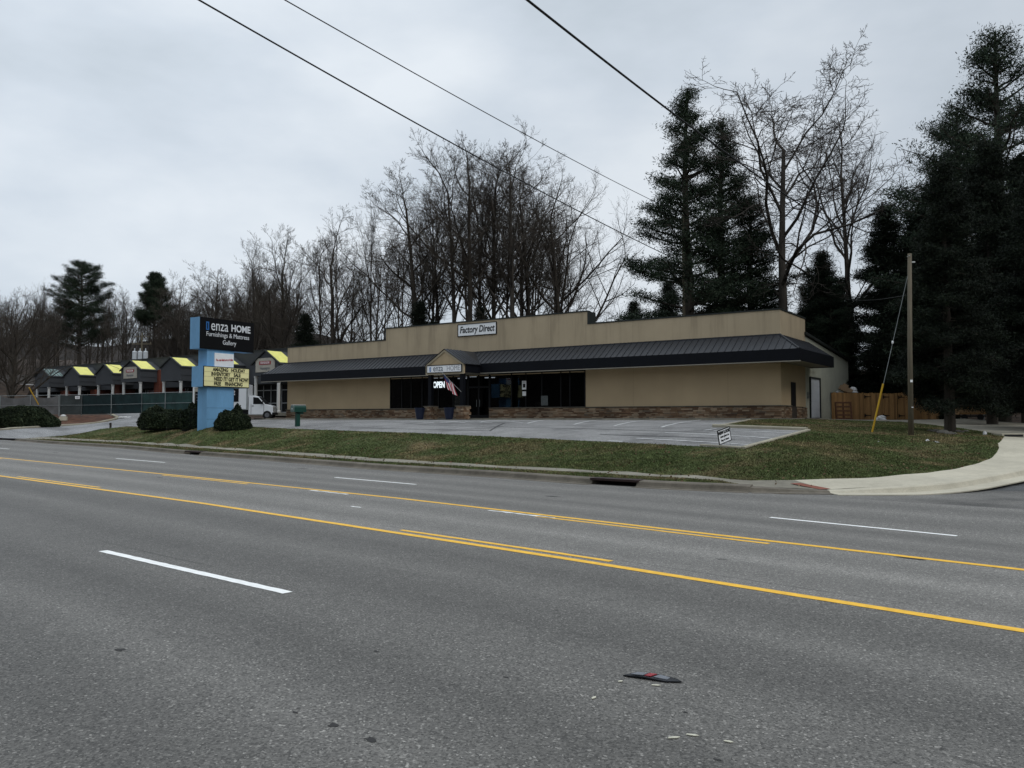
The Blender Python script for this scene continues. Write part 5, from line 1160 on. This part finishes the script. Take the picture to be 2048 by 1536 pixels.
def conifer(seed, kind='pine', width=2.6, m=None, bare=.12, dens=1.0, leaf=.05):
    r = np.random.default_rng(seed); T = Tubes(); C = []; n = 60
    zs = np.linspace(0, 10, 9); T.tube(np.stack([np.sin(zs * .8 + seed) * .06, np.cos(zs * .6) * .05, zs], 1), np.linspace(.20, .03, 9), 8)
    nb = int(100 if kind == 'pine' else 120)
    for i in range(nb):
        u = bare + (1 - bare) * (i / nb) ** (.9); z = u * 9.85; 
        if kind == 'pine': Lb = width * (1.02 - (max(0, u - .25) / .78) ** 1.4) * r.uniform(.62, 1.12) * (.8 + .3 * min(1, u / .35)); rise = .10 + .5 * u
        elif kind == 'flat': Lb = width * (1 - (max(0, u - .5) / .55) ** 2) * r.uniform(.55, 1.1); rise = .25 + .25 * u
        else: Lb = width * (1.03 - u) ** .75 * r.uniform(.80, 1.12) * (.62 + .38 * min(1, u / .30)); rise = -.18 + .25 * u
        if Lb < .12: Lb = .12
        w_ = r.uniform(0, 2 * np.pi); d = np.array([math.cos(w_), math.sin(w_), 0]); m_ = 6; t_ = np.linspace(0, 1, m_)
        pts = np.array([0, 0, z]) + d * (t_ * Lb)[:, None] + np.array([0, 0, 1]) * (rise * Lb * t_ ** 1.3)[:, None] + r.normal(size=(m_, 3)) * .03 * Lb * t_[:, None]
        T.tube(pts, np.linspace(.045, .008, m_), 4)
        ns = int((20 if kind != 'dense' else 17) * Lb * dens) + 3
        for k in range(ns):
            t = r.uniform(.25 if kind != 'dense' else .12, 1.0) ** .7; x = t * (m_ - 1); j = min(int(x), m_ - 2); b0 = pts[j] + (pts[j + 1] - pts[j]) * (x - j)
            side = np.array([-d[1], d[0], 0]) * r.uniform(-1, 1) * Lb * .38 * (1.1 - t * .6); c = b0 + side + np.array([0, 0, r.normal() * .05 + .03]) 
            if k % 3 == 0: T.tube(np.stack([b0, c]), [.012, .004], 3)
            m2 = int((38 if kind != 'dense' else 44)); C.append(c + r.normal(size=(m2, 3)) * np.array([.15, .15, .07 if kind != 'dense' else .10]))
    C = np.concatenate(C); V, Fc = leaf_cloud(C, leaf, 0, .20)
    o = np_mesh('crown', V, Fc, m or m_pine); me = o.data; bpy.data.objects.remove(o)
    return [('trunk', T.mesh('trunk', m_bark)), ('crown', me)]
ALLT = []
def plant(parts, px, Y, top, name, lab, cat='tree', grp=None, rot=None, sxy=1.0, zb=None, lean=0.0):
    x = (px - 1024) / F * Y; z0 = h1(x, Y) - .25 if zb is None else zb; hh = 1.7 + (836 - top) * Y / F - z0; k = hh / 10
    o = thing(name, (x, Y, z0), random.uniform(0, 6.28) if rot is None else rot, lab, cat, grp, ry=lean); o.scale = (k * sxy, k * sxy, k)
    for nm, me in parts: link(bpy.data.objects.new(nm, me), o)
    return o
# prototypes
forest = [bare_tree(100 + i, spread=.62 + .08 * (i % 3), kids=(13, 7, 6, 5, 5), r0=.125, wig=.15, up=.17, ll=(.37, .48, .50, .5, .5), start=.36, mats_=(m_bark2, m_twig) if i % 2 else None) for i in range(5)]
vforest = [bare_tree(130 + i, spread=.50, kids=(10, 8, 6, 5, 5), r0=.15, wig=.17, up=.19, ll=(.55, .45, .45, .5, .5), start=.15) for i in range(3)]
fan = bare_tree(150, spread=.80, kids=(15, 8, 7, 5, 3), r0=.18, wig=.12, up=.26, ll=(.50, .46, .46, .5, .5), start=.22)
vase = bare_tree(152, spread=.60, kids=(20, 8, 7, 4), levels=4, r0=.16, wig=.10, up=.30, ll=(.70, .5, .45, .5), start=.06)
big = bare_tree(164, spread=.86, kids=(9, 8, 6, 5, 4), r0=.17, wig=.22, up=.10, ll=(.50, .52, .52, .5, .45), start=.42, twig_r=.006, mats_=(m_bark2, m_twig2))
big2 = bare_tree(171, spread=.72, kids=(10, 7, 6, 5, 3), r0=.18, wig=.18, up=.18, ll=(.40, .48, .48, .5, .5), start=.34, mats_=(m_bark2, m_twig2))
scrub = [bare_tree(180 + i, spread=.60, kids=(12, 7, 6, 4), levels=4, r0=.10, wig=.2, up=.35, ll=(.55, .45, .5, .5), start=.05, mats_=(m_bark, m_twig2 if i else m_twig)) for i in range(2)]
pine_a = conifer(5, 'pine', 1.85, bare=.06, dens=.85); pine_b = conifer(9, 'pine', 1.7, bare=.05, dens=.85); pine_c = conifer(31, 'pine', 2.9, bare=.12, dens=.62); flatp = conifer(12, 'flat', 3.3, bare=.22, dens=.9, leaf=.05)
cedar = conifer(14, 'dense', 2.35, m_cedar, bare=.12, dens=1.3, leaf=.06); cedar2 = conifer(15, 'dense', 1.8, m_cedar, bare=.03, dens=1.2, leaf=.06); topp = conifer(17, 'flat', 2.6, bare=.55, dens=1.2)
# named trees, left to right
NT = [
 (vase, 22, 84, 552, 'bare_tree', 'wide bare vase-shaped tree with fine upswept twigs at the left edge', 1.35),
 (flatp, 158, 128, 521, 'pine_tree', 'broad dark layered pine standing alone above the left of the strip mall', .84),
 (topp, 306, 120, 545, 'pine_tree', 'small dark tufted pine crown among bare trees left of the pylon sign', .62),
 (forest[0], 420, 112, 518, 'bare_tree', 'tall bare tree directly behind the top of the pylon sign', 1.0),
 (forest[1], 352, 116, 540, 'bare_tree', 'bare tree between the tufted pine and the pylon sign', 1.05),
 (vforest[0], 500, 100, 472, 'bare_tree', 'bare tree right of the pylon sign, lowest of the row rising towards the centre', 1.3),
 (vforest[1], 560, 96, 440, 'bare_tree', 'leaning ivy-clad bare tree above the left end of the shop parapet', 1.25),
 (vforest[2], 668, 92, 392, 'bare_tree', 'dark many-stemmed bare tree left of the gap before the raised parapet', 1.35),
 (vforest[0], 742, 90, 378, 'bare_tree', 'slim bare tree with steep limbs just left of the raised parapet', .62),
 (forest[2], 845, 88, 305, 'bare_tree', 'bare tree with wide left limbs above the left corner of the raised parapet', 1.25),
 (forest[3], 902, 90, 262, 'bare_tree', 'tall bare tree left of the Factory Direct sign', 1.0),
 (forest[4], 940, 86, 243, 'bare_tree', 'tallest bare tree over the Factory Direct sign', 1.05),
 (forest[0], 985, 91, 262, 'bare_tree', 'tall pale-trunked bare tree right over the Factory Direct sign', .95),
 (forest[1], 1022, 87, 240, 'bare_tree', 'tall bare tree reaching the upper power line', 1.0),
 (forest[2], 1062, 92, 285, 'bare_tree', 'bare tree crossed by the two power lines', .95),
 (fan, 1128, 90, 312, 'bare_tree', 'wide fan-crowned bare tree left of the shaded pines', .95),
 (scrub[0], 1245, 100, 560, 'bare_tree', 'short rounded bare tree in the sky gap above the parapet step', .9),
 (pine_a, 1378, 66, 166, 'pine_tree', 'tall dark pine, the left one of the tight pair behind the parapet', 1.0),
 (pine_b, 1448, 70, 228, 'pine_tree', 'slightly shorter dark pine leaning into its tall left neighbour', 1.0),
 (pine_b, 1505, 72, 388, 'pine_tree', 'shorter dark pine touching the trunk of the big bare tree', 1.35),
 (big, 1556, 68, 98, 'bare_tree', 'large spreading bare tree with crooked limbs over the right end of the shop', 1.18),
 (big2, 1708, 66, 178, 'bare_tree', 'tall bare tree with ivy-dark trunk between the big bare tree and the dark conifers', .80),
 (cedar2, 1650, 62, 498, 'conifer', 'short dark conifer left of the second bare tree trunk', 1.3),
 (pine_c, 2010, 50, 46, 'pine_tree', 'tallest pine, loose and feathery, at the right edge', 1.0),
 (pine_c, 1925, 62, 205, 'pine_tree', 'feathery pine half hidden behind the dense dark conifer', .9),
 (cedar, 1898, 33.3, 318, 'conifer', 'broad dense almost black conifer with the stony foot right of the pole', 1.0),
 (cedar, 2050, 46, 300, 'conifer', 'dense dark conifer behind the tallest pine at the right edge', 1.0),
 (cedar, 2085, 37, 330, 'conifer', 'dense black conifer cut by the right edge of the picture', 1.1),
 (cedar, 1985, 43, 270, 'conifer', 'tall dense conifer directly behind the stony-footed one', .9),
 (cedar2, 1838, 56, 410, 'conifer', 'narrow dark conifer rising right behind the top of the grey pole', 1.4),
 (cedar2, 1808, 62, 540, 'conifer', 'squat dark conifer filling the gap beside the guy wire', 2.3),
 (cedar2, 1775, 58, 400, 'conifer', 'dark conifer left of the dense black one above the cedar fence', 1.35),
]
for p_, px, Y, top, nm, lab, sxy in NT: plant(p_, px, Y, top, nm, lab, 'bare tree' if nm == 'bare_tree' else 'conifer', None, None, sxy)
# fillers, grouped where nothing tells them apart
r = random.Random(3)
for i in range(100): # left wood behind the strip mall
    px = r.uniform(-60, 570); Y = r.uniform(112, 165); top = 560 + r.uniform(0, 70) - 45 * max(0, (px - 330) / 240) + (Y - 112) * .25; plant(r.choice(forest + vforest + [fan]), px, Y, top, 'bare_tree', 'bare grey tree in the wooded hillside behind the strip mall', 'bare tree', 'bare trees behind the strip mall', None, r.uniform(.8, 1.15))
for i in range(24): # centre row
    px = r.uniform(570, 1200); Y = r.uniform(92, 125); top = np.interp(px, [570, 660, 740, 830, 900, 1050, 1130, 1200], [470, 440, 450, 370, 320, 320, 390, 560]) + r.uniform(0, 70); plant(r.choice(forest), px, Y, top, 'bare_tree', 'slim bare tree crowded into the stand behind the shop roof', 'bare tree', 'bare trees behind the shop', None, r.uniform(.6, .85))
for i in range(64): # brush
    px = r.uniform(-40, 560) if i % 2 else r.uniform(560, 1260); Y = r.uniform(80, 104); 
    if px < 575: Y = r.uniform(111, 124)
    plant(scrub[i % 2], px, Y, r.uniform(590, 650) if px > 560 else r.uniform(620, 680), 'sapling', 'tangled bare sapling in the brush at the wood edge', 'sapling', 'saplings and brush', None, r.uniform(1.0, 1.6))
for i in range(26): # right dark wood
    px = r.uniform(1590, 2120) if i % 2 else r.uniform(1800, 2120); Y = r.uniform(60, 84); plant(r.choice([cedar2, pine_b, scrub[1], cedar2]), px, Y, r.uniform(430, 600) if px > 1800 else r.uniform(520, 620), 'woodland_tree', 'dark tree in the shaded wood behind the cedar fence', 'tree', 'dark trees behind the fence', None, r.uniform(1.0, 1.5))
for i in range(6):
    px = (610, 840, 870, 960, 1270, 1340)[i]; plant(cedar2, px, 84, (625, 600, 640, 610, 600, 560)[i], 'evergreen_shrub', 'dark ivy-covered evergreen clump low in the wood behind the shop roof', 'shrub', 'evergreen clumps behind the shop', None, 1.4)

for i in range(26): # wood on the camera's own side of the road, seen only in the shop glass
    s_p = 40 + i * 6.0; x_, y_ = xy(s_p, r.uniform(-75, -60)); o = thing('bare_tree', (x_, y_, 5.0 if i % 2 else 1.5), r.uniform(0, 6), 'bare tree on the added unseen rise across the road', 'bare tree', 'bare trees across the road'); k = r.uniform(1.5, 2.0); o.scale = (k * 1.2, k * 1.2, k)
    for nm, me in (forest + scrub)[i % 7]: link(bpy.data.objects.new(nm, me), o)

# power lines
def cable(p0, p1, Y0, Y1, rad, lab, sag=.3, ext=.25):
    a, b_ = P(*p0, Y0), P(*p1, Y1); n = 48; bb = MB(); pts = []
    for i in range(n + 1):
        t = -ext + (1 + ext) * i / n; q = a.lerp(b_, t); q.z -= 4 * sag * t * (1 - t); pts.append(q)
    bb.tube(pts, rad, 5); o = bb.build('power_line', m_wire, None, True)
    return tag(o, lab, 'power line', 'overhead lines')
cable((398, 0), (1374, 529), 24, 64, .030, 'lowest black power line running down to the pine from upper left', .33)
cable((570, 0), (1374, 434), 24, 64, .020, 'thin power line above it ending behind the tall pine', .25)
cable((1055, 0), (1705, 472), 20, 60, .036, 'thick twisted cable from top centre towards the bare trees at right', .42)
hp_ = thing('utility_pole', ((1295 - 1024) / F * 62 + .4, 62.6, 1.6), 0, 'wooden utility pole hidden behind the tall dark pine', 'utility pole'); b = MB(); b.tube([(0, 0, -.3), (0, 0, (836 - 425) * 64 / F + .2)], [.15, .10], 8); b.build('pole', m_pole, hp_); hp_.location.x = (1372 - 1024) / F * 64; hp_.location.y = 64.5
b = MB(); a_, c_ = P(1690, 598, 56), P(1813, 590, up.y); 
cable((1690, 598), (1813, 590), 56, up.y, .012, 'thin slack wire from the grey pole back into the conifers', .15, 0)
cable((-40, 620), (330, 770), 70, 108, .020, 'thin pale wire crossing the dark hillside far left', .3, 0)

# ------------------------------------------------------------------ grass blades on the near bank
def blades(fs, n, lo, hi, name, dens_y=True):
    fs = np.array(fs); a, b, c = V3[fs[:, 0]], V3[fs[:, 1]], V3[fs[:, 2]]; ar = np.linalg.norm(np.cross(b - a, c - a), axis=1); cy = (a[:, 1] + b[:, 1] + c[:, 1]) / 3
    w_ = ar * np.clip(30 / cy, .2, 2) ** 2; w_ /= w_.sum(); i = rng.choice(len(fs), n, p=w_); u = rng.uniform(size=n); v = rng.uniform(size=n); k = u + v > 1; u[k] = 1 - u[k]; v[k] = 1 - v[k]
    p = a[i] + (b[i] - a[i]) * u[:, None] + (c[i] - a[i]) * v[:, None]; patch = .6 + .8 * (np.sin(p[:, 0] * .9 + 2 * np.sin(p[:, 1] * .5)) * np.sin(p[:, 1] * 1.1) * .5 + .5)
    h = rng.uniform(lo, hi, n) * patch; th = rng.uniform(0, 6.28, n); d = np.stack([np.cos(th), np.sin(th), 0 * th], 1) * .012 * (p[:, 1:2] / 20)
    tip = p + np.stack([rng.normal(size=n) * .5 * h, rng.normal(size=n) * .5 * h, h], 1); V = np.stack([p - d, p + d, tip], 1).reshape(-1, 3)
    o = np_mesh(name, V, np.arange(3 * n).reshape(-1, 3), m_grassb); return tag(o, kind='stuff')
blades(tris['lawn'], 220000, .014, .042, 'grass'); blades(tris['strip'], 30000, .012, .035, 'verge_grass')

m_leaf = island_mat('fallen_leaf', [(0, (.06, .035, .02)), (.5, (.13, .08, .045)), (1, (.24, .17, .10))])
def leaves(fs, n, name):
    fs = np.array(fs); a, b, c = V3[fs[:, 0]], V3[fs[:, 1]], V3[fs[:, 2]]; ar = np.linalg.norm(np.cross(b - a, c - a), axis=1); w_ = ar / ar.sum(); i = rng.choice(len(fs), n, p=w_)
    u = rng.uniform(size=n); v = rng.uniform(size=n); k = u + v > 1; u[k] = 1 - u[k]; v[k] = 1 - v[k]; p = a[i] + (b[i] - a[i]) * u[:, None] + (c[i] - a[i]) * v[:, None]; p[:, 2] += .02
    V, Fc = leaf_cloud(p, .035, .6, .6); tag(np_mesh(name, V, Fc, m_leaf), kind='stuff')
leaves(tris['lawn'], 3500, 'fallen_leaves'); leaves(tris['strip'], 700, 'fallen_leaves'); leaves(tris['sidewalk'], 260, 'fallen_leaves')
